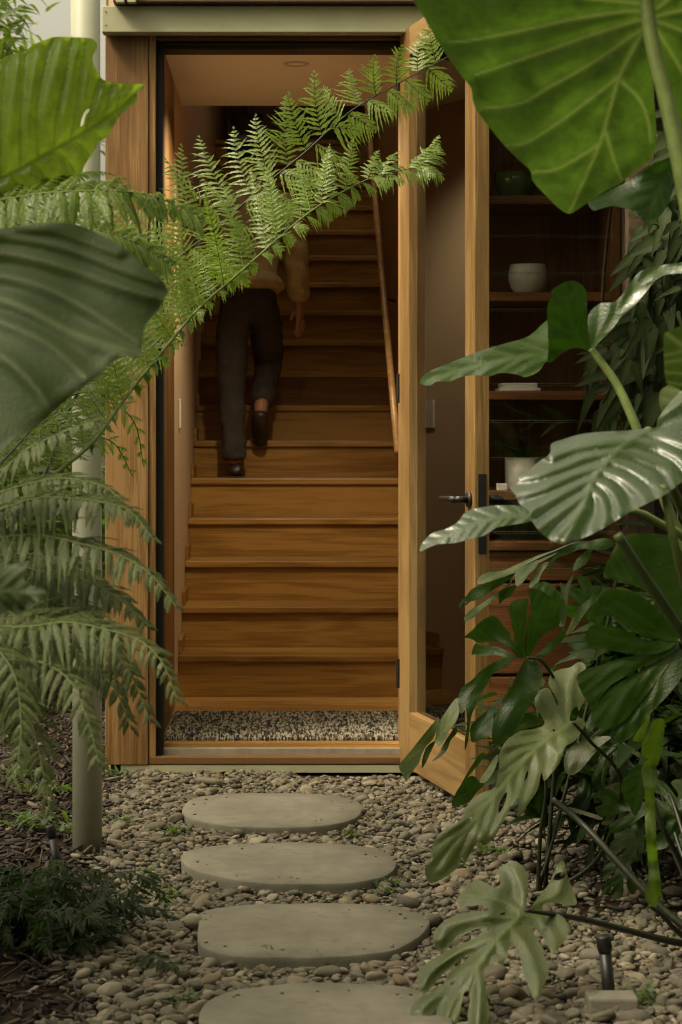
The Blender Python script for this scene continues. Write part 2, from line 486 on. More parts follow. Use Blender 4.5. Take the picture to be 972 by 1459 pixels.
# rotation of +x to (0.221,-0.975): local +y -> (0.975,0.221) (right side)
st = MB()
st.box(0, .108, 0, DT, DZ0, DZ1, .002)
st.box(DW - .098, DW, 0, DT, DZ0, DZ1, .002)
door = st.obj('door', WD['door'], house, M=DM)
lab(door, 'glazed oak door standing open outwards')
RM = DM @ Matrix.Rotation(R(-90), 4, 'Z')     # rail material runs along Y: local y' = x


def rail(z0, z1):
    b = MB().box(-DT + .001, -.001, .1082, DW - .0982, z0, z1, .0015)
    # RM maps (x',y') -> x = y', y = -x'
    return b.obj('rail', WD['rail'], door, M=RM)


rail(DZ0 + .001, .232)
rail(2.457, DZ1 - .001)
MB().box(.1082, DW - .0982, .029, .034, .2325, 2.4565, 0).obj('pane', glassm, door, M=DM)
bead = MB()
bead.box(.1083, .122, .0345, DT - .002, .2325, 2.4565, .001); bead.box(DW - .112, DW - .0983, .0345, DT - .002, .2325, 2.4565, .001)
bead.obj('glazing_bead', WD['door'], door, M=DM)
HZ = .977
MB().box(DW + .0003, DW + .003, .010, DT - .010, HZ - .162, HZ + .079, .001).obj('lock_plate', black, door, M=DM)
for sgn, y0 in ((-1, 0), (1, DT)):
    h = MB()
    cx_ = DW - .05
    h.tube([(cx_, y0, HZ), (cx_, y0 + sgn * .008, HZ)], .024, 20)
    h.tube([(cx_, y0 + sgn * .008, HZ), (cx_, y0 + sgn * .05, HZ)], .0105, 12)
    pts = [(cx_ + .008, y0 + sgn * .05, HZ), (cx_ - .03, y0 + sgn * .052, HZ), (cx_ - .08, y0 + sgn * .054, HZ), (cx_ - .13, y0 + sgn * .054, HZ - .001)]
    h.tube(pts, [.011, .010, .0075, .006], 10)
    h.obj('handle', black, door, smooth=True, M=DM)
for z in (.3, 1.28, 2.3):
    MB().tube([(-.004, -.006, z), (-.004, -.006, z + .1)], .006, 10).obj('hinge', black, door, M=DM)

# ------------------------------------------------------------------ staircase
RISE, GO, S0 = .172, .282, 7.93
stair = empty('staircase', (0, S0, FLOOR), 'straight flight of closed hardwood steps climbing inside the doorway', 'staircase')
NST = 17
for k in range(1, NST + 1):
    y = S0 + (k - 1) * GO; z = FLOOR + k * RISE
    boxo('riser', -.4168, .5595, y + .012, y + .03, z - RISE + .0005, z - .0285, WD['stair'], stair, .001)
    if k < NST: boxo('tread', -.4168, .5595, y - .006, y + GO + .011, z - .028, z, WD['floor'] if k == 0 else WD['stair'], stair, .004)
boxo('landing', -.4168, .5595, S0 + (NST - 1) * GO - .006, 14.89, FLOOR + NST * RISE - .028, FLOOR + NST * RISE, WD['stair'], stair, .004)
# skirting: stepped boards against the left wall
for k in range(1, 14):
    y = S0 + (k - 1) * GO; z = FLOOR + k * RISE
    boxo('skirting', -.4166, -.404, y + .0305, y + GO + .011, z + .0005, z + .06, WD['stair'], stair, .001)
# handrail as a separate thing
hr = empty('handrail', (.49, 8.1, 1.1), 'round copper coloured timber handrail rising along the stairs on the right', 'handrail')
p0 = P(567, 645, 8.1); p1 = P(524, 165, 11.0)
dirr = (p1 - p0).normalized()
MB().tube([p0, p0 + (p1 - p0) * .5, p1 + (p1 - p0) * .3], .0145, 16).obj('rail', WD['rod'], hr, True)
for t in (.04, .42, .8):
    q = p0.lerp(p1, t)
    MB().tube([q + Vector((0, 0, -.02)), q + Vector((.01, 0, -.06)), q + Vector((.06, 0, -.075))], .006, 8).obj('bracket', black, hr, True)

# ------------------------------------------------------------------ bookcase seen through the louvres
BY0, BY1 = 7.16, 7.58
bx0, bx1 = .565, zx(862, 7.3)
bc = empty('bookcase', ((bx0 + bx1) / 2, 7.4, FLOOR), 'dark veneer bookcase with open shelves above drawers behind louvres', 'bookcase')
sd = MB()
sd.box(bx0, bx1 + .04, BY1 - .015, BY1, FLOOR, 2.50)
sd.obj('back_panel', WD['cab'], bc)
boxo('side_panel', bx1, bx1 + .035, BY0, BY1 - .0155, FLOOR, 2.50, WD['cab'], bc)
boxo('side_panel', bx0, bx0 + .02, BY0, BY1 - .0155, FLOOR, 2.50, WD['cab'], bc)
SH = {}
for nm, py in (('a', 278), ('b', 416), ('c', 557), ('d', 700)):
    z = zz(py, BY0)
    boxo('shelf', bx0 + .0205, bx1 - .0005, BY0 + .004, BY1 - .016, z - .032, z, WD['cabx'], bc)
    SH[nm] = z
zt = zz(772, BY0)
boxo('counter', bx0 + .0205, bx1 - .0005, BY0 - .03, BY1 - .016, zt - .03, zt, WD['cabx'], bc)
zz0 = zt - .036
for h in (.105, .33, .15):
    boxo('drawer', bx0 + .024, bx1 - .004, BY0 - .012, BY0 + .01, zz0 - h, zz0, WD['cabx'], bc, .003)
    zz0 -= h + .012

dpt = 7.36
zb = SH['b'] + .0005
kx = dpt / F
pot = MB().lathe((zx(752, dpt), dpt, zb), [(0, 0), (.036, 0), (.046, .006), (.064, .030), (.0725, .062), (.0715, .09), (.066, .112), (.0645, .116), (.058, .116), (.0585, .109), (.065, .085), (.066, .06), (.055, .02), (0, .012)], 48).obj('ceramic_pot', ceramic, None, True)
lab(pot, 'round speckled white pot on the shelf behind the louvres', 'pot')
za = SH['a'] + .0005
gb = MB().lathe((zx(735, dpt), dpt, za), [(0, 0), (.035, 0), (.06, .02), (.078, .06), (.084, .105), (.081, .105), (.075, .062), (.055, .024), (0, .01)], 40).obj('glazed_bowl', greenglass, None, True)
lab(gb, 'dark green glazed bowl on the highest shelf in view', 'bowl')
zc_ = SH['c'] + .0005
tr = MB().box(zx(712, 7.25), zx(768, 7.25), 7.2, 7.4, zc_, zc_ + .012, .002).box(zx(716, 7.25), zx(764, 7.25), 7.21, 7.39, zc_ + .0125, zc_ + .03, .003)
lab(tr.obj('paper_stack', paperm), 'pale stack of papers lying on the middle shelf', 'papers')
zd = SH['d'] + .0005
pp = empty('potted_plant', (zx(745, 7.35), 7.35, zd), 'small dark plant in a white cylinder pot on low shelf', 'potted plant')
MB().lathe((zx(745, 7.35), 7.35, zd), [(0, 0), (.058, 0), (.066, .004), (.068, .12), (.062, .12), (.060, .1), (0, .1)], 36).obj('pot', ceramic, pp, True)
lb = lab(boxo('small_box', zx(708, 7.25), zx(722, 7.25), 7.22, 7.27, zd, zd + .025, paperm), 'tiny white box beside the small potted plant', 'box')

# doormat with woven relief
mx0, mx1, my0, my1 = zx(234, 6.86) , .52, 6.846, 7.46
nx, ny = 420, 120
xs = np.linspace(mx0, mx1, nx); ys = np.linspace(my0, my1, ny)
X, Y = np.meshgrid(xs, ys)
rows = (ys - my0) / (my1 - my0) * 24
ph = (np.floor(rows) % 2) * .5
ZR = np.abs(np.sin(np.pi * rows))[:, None] * .5 + .5 * np.abs(np.sin(np.pi * ((X - mx0) / .010 + ph[:, None] + .25 * RNG.random((ny, 1)))))
Z = FLOOR + .009 + .007 * ZR + .004 * RNG.random((ny, nx))
edge = (X - mx0 < .004) | (mx1 - X < .004) | (Y - my0 < .004) | (my1 - Y < .004)
Z[edge] = FLOOR + .001
X += RNG.normal(0, .0012, X.shape); Y += RNG.normal(0, .0012, Y.shape)
mv = np.stack([X, Y, Z], -1).reshape(-1, 3)
ii = np.arange(nx * ny).reshape(ny, nx)
mf = np.stack([ii[:-1, :-1], ii[:-1, 1:], ii[1:, 1:], ii[1:, :-1]], -1).reshape(-1, 4)
mm, nt, out = newmat('woven_mat')
tc = N(nt, 'ShaderNodeTexCoord')
mp = N(nt, 'ShaderNodeMapping'); mp.inputs['Scale'].default_value = (165, 30, 1); L(nt, tc.outputs['Object'], mp.inputs[0])
vo = N(nt, 'ShaderNodeTexVoronoi', Scale=1.0, Randomness=.8); L(nt, mp.outputs[0], vo.inputs['Vector'])
sx = N(nt, 'ShaderNodeSeparateColor'); L(nt, vo.outputs['Color'], sx.inputs[0])
n1 = N(nt, 'ShaderNodeTexNoise', Scale=26.0, Detail=2.0); L(nt, tc.outputs['Object'], n1.inputs['Vector'])
ad = N(nt, 'ShaderNodeMath', operation='MULTIPLY_ADD'); L(nt, n1.outputs[0], ad.inputs[0]); ad.inputs[1].default_value = .5; L(nt, sx.outputs[0], ad.inputs[2])
cc = ramp(nt, ad.outputs[0], [(.40, (.022, .019, .016, 1)), (.62, (.08, .068, .052, 1)), (.85, (.21, .18, .132, 1)), (1.0, (.36, .315, .235, 1))])
b = N(nt, 'ShaderNodeBsdfPrincipled', Roughness=.95); b.inputs['Specular IOR Level'].default_value = .1; L(nt, cc, b.inputs['Base Color']); L(nt, b.outputs[0], out.inputs[0])
mat_o = mesh_obj('doormat', mv, mf, mm, None, smooth=True)
lab(mat_o, 'black and cream woven wool mat inside the doorway', 'doormat')
fg = MB()
for i in range(120):
    x = mx0 + .004 + (mx1 - mx0 - .008) * i / 119
    fg.tube([(x, my0 + .004, FLOOR + .011), (x + random.uniform(-.002, .002), my0 - .006, FLOOR + .009), (x + random.uniform(-.003, .003), my0 - .011, FLOOR + .003)], [.0028, .0026, .0012], 6)
fg.obj('fringe', mm, mat_o)

# ------------------------------------------------------------------ person on the stairs
skin = plain('skin', (.36, .18, .10, 1), .5, .4, var=.05, bmp=.05)
shirtm = plain('khaki_linen', (.50, .41, .22, 1), .9, .15, var=.1, scale=14, bmp=.5, bscale=260)
trous = plain('charcoal_trousers', (.062, .051, .042, 1), .85, .2, var=.15, scale=10, bmp=.4, bscale=240)
shoem = plain('brown_leather', (.028, .018, .013, 1), .4, .5, bmp=.1)
hairm = plain('dark_hair', (.015, .010, .007, 1), .5, .4, var=.4, scale=40, bmp=.6, bscale=90)


def skinned(name, joints, edges, mat, parent, sub=2, fold=0.0, fat=1.0):
    """joints: name -> (Vector, rx, ry); first joint is the root."""
    ks = list(joints); ix = {k: i for i, k in enumerate(ks)}
    me = bpy.data.meshes.new(name)
    o0 = W[parent.name].translation
    me.from_pydata([tuple(joints[k][0] - o0) for k in ks], [(ix[a], ix[b]) for a, b in edges], [])
    me.materials.append(mat)
    o = bpy.data.objects.new(name, me); place(o, Matrix.Translation(o0), parent)
    sk = o.modifiers.new('skin', 'SKIN'); sk.use_smooth_shade = True; sk.branch_smoothing = .6
    if not me.skin_vertices: me.skin_vertices.new()
    for k in ks:
        d = me.skin_vertices[0].data[ix[k]]; d.radius = (joints[k][1] * fat, joints[k][2] * fat); d.use_root = ix[k] == 0
    sb = o.modifiers.new('sub', 'SUBSURF'); sb.levels = sub; sb.render_levels = sub
    if fold:
        tx = bpy.data.textures.new(name + '_folds', 'CLOUDS'); tx.noise_scale = .055; tx.noise_depth = 2
        dm = o.modifiers.new('folds', 'DISPLACE'); dm.texture = tx; dm.strength = fold; dm.texture_coords = 'LOCAL'; dm.mid_level = .5
    return o


ST5 = FLOOR + 5 * RISE
person = empty('person', (-.20, 9.2, ST5), 'person in a loose khaki shirt and dark trousers climbing the stairs', 'person')
V = Vector
hipc = V((-.155, 9.22, 1.80))
hl, hrr = V((-.235, 9.22, 1.775)), V((-.075, 9.24, 1.775))
kl, al = V((-.232, 9.22, 1.375)), V((-.216, 9.19, 1.035))
kr, ar = V((-.058, 9.48, 1.50)), V((-.095, 9.22, 1.285))
nk = V((-.165, 9.44, 2.40)); chest = V((-.16, 9.37, 2.20)); belly = V((-.155, 9.28, 1.97))
sL, sR = V((-.345, 9.42, 2.30)), V((.015, 9.42, 2.30))
eL, eR = V((-.40, 9.42, 2.02)), V((.075, 9.34, 2.03))
wL, wR = V((-.36, 9.58, 1.85)), V((.085, 9.30, 1.775))
hd = V((-.17, 9.50, 2.60))
body = {
    'pelvis': (hipc, .10, .09), 'belly': (belly, .095, .08), 'chest': (chest, .11, .085), 'neck0': (nk, .055, .05), 'neck': (V((-.168, 9.46, 2.465)), .048, .05),
    'jaw': (V((-.17, 9.495, 2.53)), .062, .075), 'skull': (hd, .076, .092), 'crown': (V((-.17, 9.495, 2.68)), .055, .07),
    'sl': (sL, .05, .05), 'el': (eL, .038, .038), 'wl': (wL, .025, .03), 'sr': (sR, .05, .05), 'er': (eR, .038, .038), 'wr': (wR, .022, .028),
    'hl': (hl, .075, .075), 'kl': (kl, .05, .05), 'al': (al, .034, .036), 'tl': (V((-.212, 9.30, .985)), .03, .022),
    'hr': (hrr, .075, .075), 'kr': (kr, .05, .05), 'ar': (ar, .034, .036), 'tr': (V((-.100, 9.26, 1.185)), .03, .022)}
be = [('pelvis', 'belly'), ('belly', 'chest'), ('chest', 'neck0'), ('neck0', 'neck'), ('neck', 'jaw'), ('jaw', 'skull'), ('skull', 'crown'), ('chest', 'sl'), ('sl', 'el'), ('el', 'wl'), ('chest', 'sr'), ('sr', 'er'), ('er', 'wr'),
      ('pelvis', 'hl'), ('hl', 'kl'), ('kl', 'al'), ('al', 'tl'), ('pelvis', 'hr'), ('hr', 'kr'), ('kr', 'ar'), ('ar', 'tr')]
# hands: palm, four fingers and a thumb
for s, wpt, dn in (('r', wR, V((.12, -.12, -1)).normalized()), ('l', wL, V((.1, .5, -.8)).normalized())):
    sx_ = 1 if s == 'r' else -1
    side = V((.55, .8, 0)).normalized() * sx_; side = (side - dn * side.dot(dn)).normalized()
    pal = dn.cross(side) * (-sx_)
    palm = wpt + dn * .05
    body['palm' + s] = (palm, .018, .034); be.append(('w' + s, 'palm' + s))
    for i, (off, ln) in enumerate(((-.026, .062), (-.009, .072), (.009, .068), (.026, .052))):
        a = wpt + dn * .085 + side * off; bq = a + dn * ln * .5 + pal * .008; cq = a + dn * ln * .95 + pal * .024
        for nm, p_, r_ in (('a', a, .0095), ('b', bq, .0085), ('c', cq, .0075)):
            body[f'f{s}{i}{nm}'] = (p_, r_, r_)
        be += [('palm' + s, f'f{s}{i}a'), (f'f{s}{i}a', f'f{s}{i}b'), (f'f{s}{i}b', f'f{s}{i}c')]
    ta = wpt + dn * .035 - side * .034 + pal * .012; tb = ta + dn * .04 - side * .012 + pal * .012
    body['t1' + s] = (ta, .011, .011); body['t2' + s] = (tb, .0085, .0085)
    be += [('palm' + s, 't1' + s), ('t1' + s, 't2' + s)]
skinned('body', body, be, skin, person, 1)
tj = {'p': (hipc + V((0, 0, .04)), .155, .115), 'w': (hipc + V((0, .02, .16)), .135, .10),
      'hl': (hl + V((0, 0, -.05)), .098, .10), 'ml': (hl.lerp(kl, .55), .082, .085), 'kl': (kl, .068, .07), 'cl': (kl.lerp(al, .5), .064, .066), 'al': (al + V((0, 0, .02)), .058, .060), 'bl': (al + V((0, 0, .0)), .060, .062),
      'hr': (hrr + V((0, 0, -.05)), .098, .10), 'mr': (hrr.lerp(kr, .55), .082, .085), 'kr': (kr, .07, .072), 'cr': (kr.lerp(ar, .5), .064, .064), 'ar': (kr.lerp(ar, .95), .056, .056)}
skinned('trousers', tj, [('p', 'w'), ('p', 'hl'), ('hl', 'ml'), ('ml', 'kl'), ('kl', 'cl'), ('cl', 'al'), ('al', 'bl'), ('p', 'hr'), ('hr', 'mr'), ('mr', 'kr'), ('kr', 'cr'), ('cr', 'ar')], trous, person, 3, .026, 1.0)
sj = {'b': (belly, .155, .115), 'h': (hipc + V((.01, .01, .06)), .172, .13), 'h0': (hipc + V((.01, .005, .025)), .174, .132), 'c': (chest, .165, .125), 'n': (nk + V((0, 0, -.03)), .085, .07), 'n2': (nk + V((0, .005, .01)), .062, .06),
      'sl': (sL, .072, .075), 'ml': (sL.lerp(eL, .5), .064, .066), 'el': (eL, .056, .058), 'wl': (eL.lerp(wL, .9), .044, .046),
      'sr': (sR, .072, .075), 'mr': (sR.lerp(eR, .5), .066, .068), 'er': (eR, .060, .062), 'xr': (eR.lerp(wR, .7), .052, .054), 'wr': (eR.lerp(wR, .97), .048, .05)}
skinned('shirt', sj, [('b', 'h'), ('h', 'h0'), ('b', 'c'), ('c', 'n'), ('n', 'n2'), ('c', 'sl'), ('sl', 'ml'), ('ml', 'el'), ('el', 'wl'), ('c', 'sr'), ('sr', 'mr'), ('mr', 'er'), ('er', 'xr'), ('xr', 'wr')], shirtm, person, 3, .030, 1.06)
skinned('hair', {'a': (V((-.17, 9.485, 2.62)), .086, .10), 'b': (V((-.17, 9.475, 2.70)), .065, .08), 'c': (V((-.17, 9.455, 2.54)), .070, .06), 'd': (V((-.17, 9.44, 2.47)), .045, .035)}, [('a', 'b'), ('a', 'c'), ('c', 'd')], hairm, person)
skinned('shoe', {'a': (al + V((0, -.015, -.025)), .042, .045), 'b': (V((-.213, 9.20, .992)), .042, .034), 'c': (V((-.205, 9.31, .985)), .044, .03), 'd': (V((-.20, 9.38, .982)), .03, .022)}, [('a', 'b'), ('b', 'c'), ('c', 'd')], shoem, person)
skinned('shoe', {'a': (ar + V((-.002, -.012, -.01)), .044, .042), 'b': (V((-.098, 9.205, 1.235)), .046, .036), 'c': (V((-.098, 9.265, 1.165)), .046, .03), 'd': (V((-.098, 9.30, 1.10)), .034, .022)}, [('a', 'b'), ('b', 'c'), ('c', 'd')], shoem, person)

# ------------------------------------------------------------------ round post beside the house
dp = 5.5
pb = G(125, 1210); pxx = zx(124.5, dp)
pm = MB()
rr = 21 * dp / F
pm.tube([(pxx, dp, -.05), (pxx, dp, .8), (pxx - .004, dp, 1.6), (pxx - .007, dp, 3.4)], rr, 40)
lab(pm.obj('round_post', postpaint, None, True), 'pale painted round steel post standing left of the entrance', 'post')

# ------------------------------------------------------------------ stepping stones
STONES = [
    [(260, 1152), (270, 1140), (300, 1133), (360, 1130), (430, 1130), (480, 1133), (508, 1142), (517, 1153), (505, 1165), (470, 1174), (410, 1178), (340, 1177), (290, 1170), (265, 1162)],
    [(258, 1222), (270, 1212), (310, 1204), (380, 1201), (460, 1201), (520, 1206), (555, 1217), (563, 1230), (550, 1246), (510, 1256), (440, 1259), (370, 1257), (310, 1248), (270, 1236)],
    [(282, 1320), (287, 1302), (312, 1293), (380, 1288), (460, 1287), (540, 1289), (590, 1297), (613, 1310), (606, 1322), (582, 1343), (540, 1357), (470, 1363), (390, 1363), (330, 1361), (290, 1348)],
    [(285, 1445), (300, 1425), (340, 1410), (400, 1402), (470, 1400), (540, 1402), (590, 1408), (625, 1425), (645, 1455), (640, 1500), (570, 1530), (450, 1540), (350, 1530), (290, 1490)]]
SL = ['small oval stepping stone closest to the door sill', 'long oval stepping stone second out from the door', 'rounded rectangular stepping stone with a broken left edge, third from door', 'stepping stone cut by the lower edge of the picture']
STP = []
ZS = .034
for o_, l_ in zip(STONES, SL):
    g = [G(x, y, ZS) for x, y in cr(o_, 6, True)]
    cen = sum(g, Vector()) / len(g)
    g = [p + Vector((noise.noise(p * 9) * .007, noise.noise(p * 9 + Vector((7, 1, 3))) * .007, 0)) for p in g]
    STP.append(np.array([(p.x, p.y) for p in g]))
    n = len(g); v = []; f = []
    for sc_, z in ((.992, ZS - .075), (1.004, ZS - .012), (1.003, ZS - .003), (.997, ZS), (.6, ZS + .001), (.3, ZS + .0015)):
        v += [Vector((cen.x + (p.x - cen.x) * sc_, cen.y + (p.y - cen.y) * sc_, z + noise.noise(p * 14 + Vector((0, 0, z * 40))) * .002)) for p in g]
    for k in range(5):
        for i in range(n):
            a, b_ = k * n + i, k * n + (i + 1) % n
            f.append((a, b_, b_ + n, a + n))
    f.append(tuple(range(5 * n, 6 * n)))
    lab(mesh_obj('stepping_stone', v, f, concrete, None, smooth=True), l_, 'stepping stone', 'stepping stones leading to the door')


def inpoly(P_, poly):
    x, y = P_[:, 0], P_[:, 1]
    r = np.zeros(len(P_), bool)
    n = len(poly); j = n - 1
    for i in range(n):
        xi, yi = poly[i]; xj, yj = poly[j]
        if yi != yj:
            c_ = ((yi > y) != (yj > y)) & (x < (xj - xi) * (y - yi) / (yj - yi) + xi)
            r ^= c_
        j = i
    return r


# ------------------------------------------------------------------ pebbles
pm_, nt, out = newmat('river_pebble')
geo = N(nt, 'ShaderNodeNewGeometry'); oi = N(nt, 'ShaderNodeObjectInfo'); tc = N(nt, 'ShaderNodeTexCoord')
ad = N(nt, 'ShaderNodeMath', operation='ADD'); L(nt, geo.outputs['Random Per Island'], ad.inputs[0]); L(nt, oi.outputs['Random'], ad.inputs[1])
fr_ = N(nt, 'ShaderNodeMath', operation='FRACT'); L(nt, ad.outputs[0], fr_.inputs[0])
c0 = ramp(nt, fr_.outputs[0], [(0, (.045, .040, .032, 1)), (.18, (.105, .090, .064, 1)), (.34, (.075, .068, .056, 1)), (.5, (.165, .138, .094, 1)), (.64, (.125, .112, .090, 1)), (.76, (.14, .098, .058, 1)), (.9, (.27, .235, .175, 1)), (1, (.085, .076, .060, 1))])
n1 = N(nt, 'ShaderNodeTexNoise', Scale=45.0, Detail=6.0, Roughness=.7); L(nt, tc.outputs['Object'], n1.inputs['Vector'])
c1_ = mixc(nt, mapr(nt, n1.outputs[0], .35, .7, .0, .3), c0, (.22, .19, .13, 1))
b = N(nt, 'ShaderNodeBsdfPrincipled', Roughness=.72); b.inputs['Specular IOR Level'].default_value = .3; L(nt, c1_, b.inputs['Base Color'])
n2 = N(nt, 'ShaderNodeTexNoise', Scale=240.0, Detail=3.0); L(nt, tc.outputs['Object'], n2.inputs['Vector'])
L(nt, bump(nt, n2.outputs[0], .25, .001), b.inputs['Normal']); L(nt, b.outputs[0], out.inputs[0])


def ico(sub):
    bm = bmesh.new(); bmesh.ops.create_icosphere(bm, subdivisions=sub, radius=1)
    v = np.array([tuple(x.co) for x in bm.verts]); bm.verts.index_update()
    f = np.array([[x.index for x in q.verts] for q in bm.faces]); bm.free()
    return v, f


def pebble_shapes(sub, n):
    out_ = []
    v, f = ico(sub)
    for k in range(n):
        off = Vector((k * 7.3, k * 3.1, 1.7))
        q = np.array([tuple(Vector(p) * (1 + .28 * noise.noise(Vector(p) * .9 + off) + .10 * noise.noise(Vector(p) * 2.2 + off))) for p in v])
        q = np.sign(q) * np.abs(q) ** .9
        out_.append(q)
    return out_, f


SHP = {2: pebble_shapes(2, 10), 3: pebble_shapes(3, 14)}


def gravel_edge(y):       # left boundary of the gravel
    return -.60 + .16 * max(0, (6.6 - y)) / 2.6 + .04 * math.sin(y * 5.1) + .03 * math.sin(y * 12.7)


cand = []
step = .0148
for layer in range(2):
    for j in range(int((6.72 - 3.5) / step)):
        for i in range(int(2.35 / step)):
            x = -.80 + (i + random.random()) * step; y = 3.5 + (j + random.random()) * step
            if layer and random.random() < .55: continue
            if x < gravel_edge(y) + random.gauss(0, .03): continue
            if (x - pxx) ** 2 + (y - dp) ** 2 < (rr + .012) ** 2: continue
            if x > .05 and y > 6.6: continue
            px_ = CX + x * F / y
            if px_ > 740 + 40 * math.sin(y * 9) and y > 4.75 + .05 * math.sin(x * 31) and random.random() < .72: continue
            if px_ < 60 or px_ > 1015 or (y < 3.75 and layer == 0 and False): continue
            cand.append((x, y, layer))
C = np.array(cand)
keep = np.ones(len(C), bool)
for poly in STP:
    c_ = poly.mean(0)
    keep &= ~inpoly(C[:, :2], c_ + (poly - c_) * 1.012)
C = C[keep]
peb = []
for x, y, l in C:
    a = random.lognormvariate(math.log(.0086), .40); a = min(max(a, .004), .034)
    a *= 1 + .18 * max(0, (5.2 - y)) / 1.4
    b_ = a * random.uniform(.62, .85); c_ = a * random.uniform(.36, .58)
    yaw = random.uniform(0, math.tau) if random.random() < .3 else random.gauss(0, .5)
    Mx = (Matrix.Rotation(yaw, 3, 'Z') @ Matrix.Rotation(random.gauss(0, .34), 3, 'X') @ Matrix.Rotation(random.gauss(0, .34), 3, 'Y'))
    z = c_ * .55 + (0 if l == 0 else random.uniform(.004, .014))
    peb.append((x, y, z, a, b_, c_, np.array(Mx)))
# a few larger rocks at the margins, as in the photograph
for px_, py_, sz in ((172, 1332, .045), (156, 1415, .055), (132, 1412, .04), (160, 1440, .036), (185, 1437, .04), (226, 1286, .04), (215, 1390, .038), (540, 1196, .035), (868, 1440, .06), (840, 1420, .05), (905, 1455, .06), (800, 1228, .05), (830, 1265, .045), (757, 1236, .04), (240, 1445, .04), (890, 1275, .05)):
    p = G(px_, py_, .01); sz *= .56
    peb.append((p.x, p.y, sz * .45, sz, sz * .78, sz * .6, np.array(Matrix.Rotation(random.uniform(0, 3), 3, 'Z'))))
for poly in STP:
    cc_ = poly.mean(0)
    for k in range(16):
        q = poly[random.randrange(len(poly))]; t = random.uniform(.72, .985)
        a = random.uniform(.002, .0055)
        peb.append((cc_[0] + (q[0] - cc_[0]) * t, cc_[1] + (q[1] - cc_[1]) * t, ZS + a * .3, a, a * .8, a * .5, np.array(Matrix.Rotation(random.uniform(0, 3), 3, 'Z'))))
sc_ = []
for i, p in enumerate(peb):
    px_ = CX + p[0] * F / p[1]; py_ = CY + HC * F / p[1]
    s_ = p[3] * p[4] / p[1] ** 2
    if not (90 < px_ < 960 and py_ < 1450): s_ = 0
    if px_ > 590 and py_ > 1230: s_ *= .2
    sc_.append(s_)
order = np.argsort(-np.array(sc_))
ind = set(order[:300].tolist())
proto = []
for k in range(14):
    q, f = SHP[3][0][k], SHP[3][1]
    me = bpy.data.meshes.new('pebble')
    me.from_pydata(q.tolist(), [], f.tolist()); me.polygons.foreach_set('use_smooth', np.ones(len(me.polygons), bool)); me.materials.append(pm_)
    proto.append(me)
sv, sf, nbase = [], [], 0
for i, (x, y, z, a, b_, c_, Mx) in enumerate(peb):
    if i in ind:
        o = bpy.data.objects.new('pebble', proto[i % 14]); COL.objects.link(o)
        Sm = Matrix(Mx.tolist()).to_4x4() @ Matrix.Diagonal((a, b_, c_, 1))
        o.matrix_world = Matrix.Translation(Vector((x, y, z))) @ Sm
        lab(o, 'smooth grey beige river pebble lying loose in the gravel', 'pebble', 'river pebbles around the stepping stones')
    else:
        sub = 3 if (y < 4.6 and a > .011) else 2
        q, f = SHP[sub][0][i % len(SHP[sub][0])], SHP[sub][1]
        vv = (q * np.array([a, b_, c_])) @ Mx.T + np.array([x, y, z])
        sv.append(vv); sf.append(f + nbase); nbase += len(vv)
lab(mesh_obj('gravel', np.concatenate(sv), np.concatenate(sf), pm_, None, smooth=True, origin=(0, 5, 0)), 'bed of grey beige river pebbles', 'gravel', kind='stuff')

# ------------------------------------------------------------------ mulch on the left bed and under the plants
mul, nt, out = newmat('bark_mulch')
geo = N(nt, 'ShaderNodeNewGeometry')
cm = ramp(nt, geo.outputs['Random Per Island'], [(0, (.012, .007, .005, 1)), (.6, (.028, .016, .010, 1)), (.92, (.06, .038, .024, 1)), (1, (.20, .15, .10, 1))])
b = N(nt, 'ShaderNodeBsdfPrincipled', Roughness=.7); L(nt, cm, b.inputs['Base Color']); L(nt, b.outputs[0], out.inputs[0])
mbv, mbf = [], []
cube = np.array([(x, y, z) for x in (-1, 1) for y in (-1, 1) for z in (-1, 1)], float)
cf = np.array([(0, 1, 3, 2), (4, 6, 7, 5), (0, 4, 5, 1), (2, 3, 7, 6), (0, 2, 6, 4), (1, 5, 7, 3)])
nb = 0
for k in range(9000):
    y = random.uniform(3.5, 11.5); xe = gravel_edge(min(y, 6.6)) if y < 6.6 else -.63
    x = xe + .05 - abs(random.gauss(0, .55)) if random.random() < .9 else random.uniform(.75, 2.2)
    if x > .7 and y > 6.6: continue
    if x < .7 and x > -.62 and y > 6.6: continue
    a, b_, c_ = random.uniform(.006, .032), random.uniform(.002, .010), random.uniform(.0012, .004)
    Mx = np.array(Matrix.Rotation(random.uniform(0, 6.3), 3, 'Z') @ Matrix.Rotation(random.gauss(0, .35), 3, 'Y') @ Matrix.Rotation(random.gauss(0, .5), 3, 'X'))
    q = cube.copy(); q[q[:, 0] > 0, 1] *= random.uniform(.2, 1); q[q[:, 0] < 0, 1] *= random.uniform(.3, 1)
    mbv.append((q * np.array([a, b_, c_])) @ Mx.T + np.array([x, y, random.uniform(0, .018)])); mbf.append(cf + nb); nb += 8
lab(mesh_obj('bark_mulch', np.concatenate(mbv), np.concatenate(mbf), mul, None, origin=(-.8, 6, 0)), 'brown bark mulch and leaf litter on the left bed', 'mulch', kind='stuff')

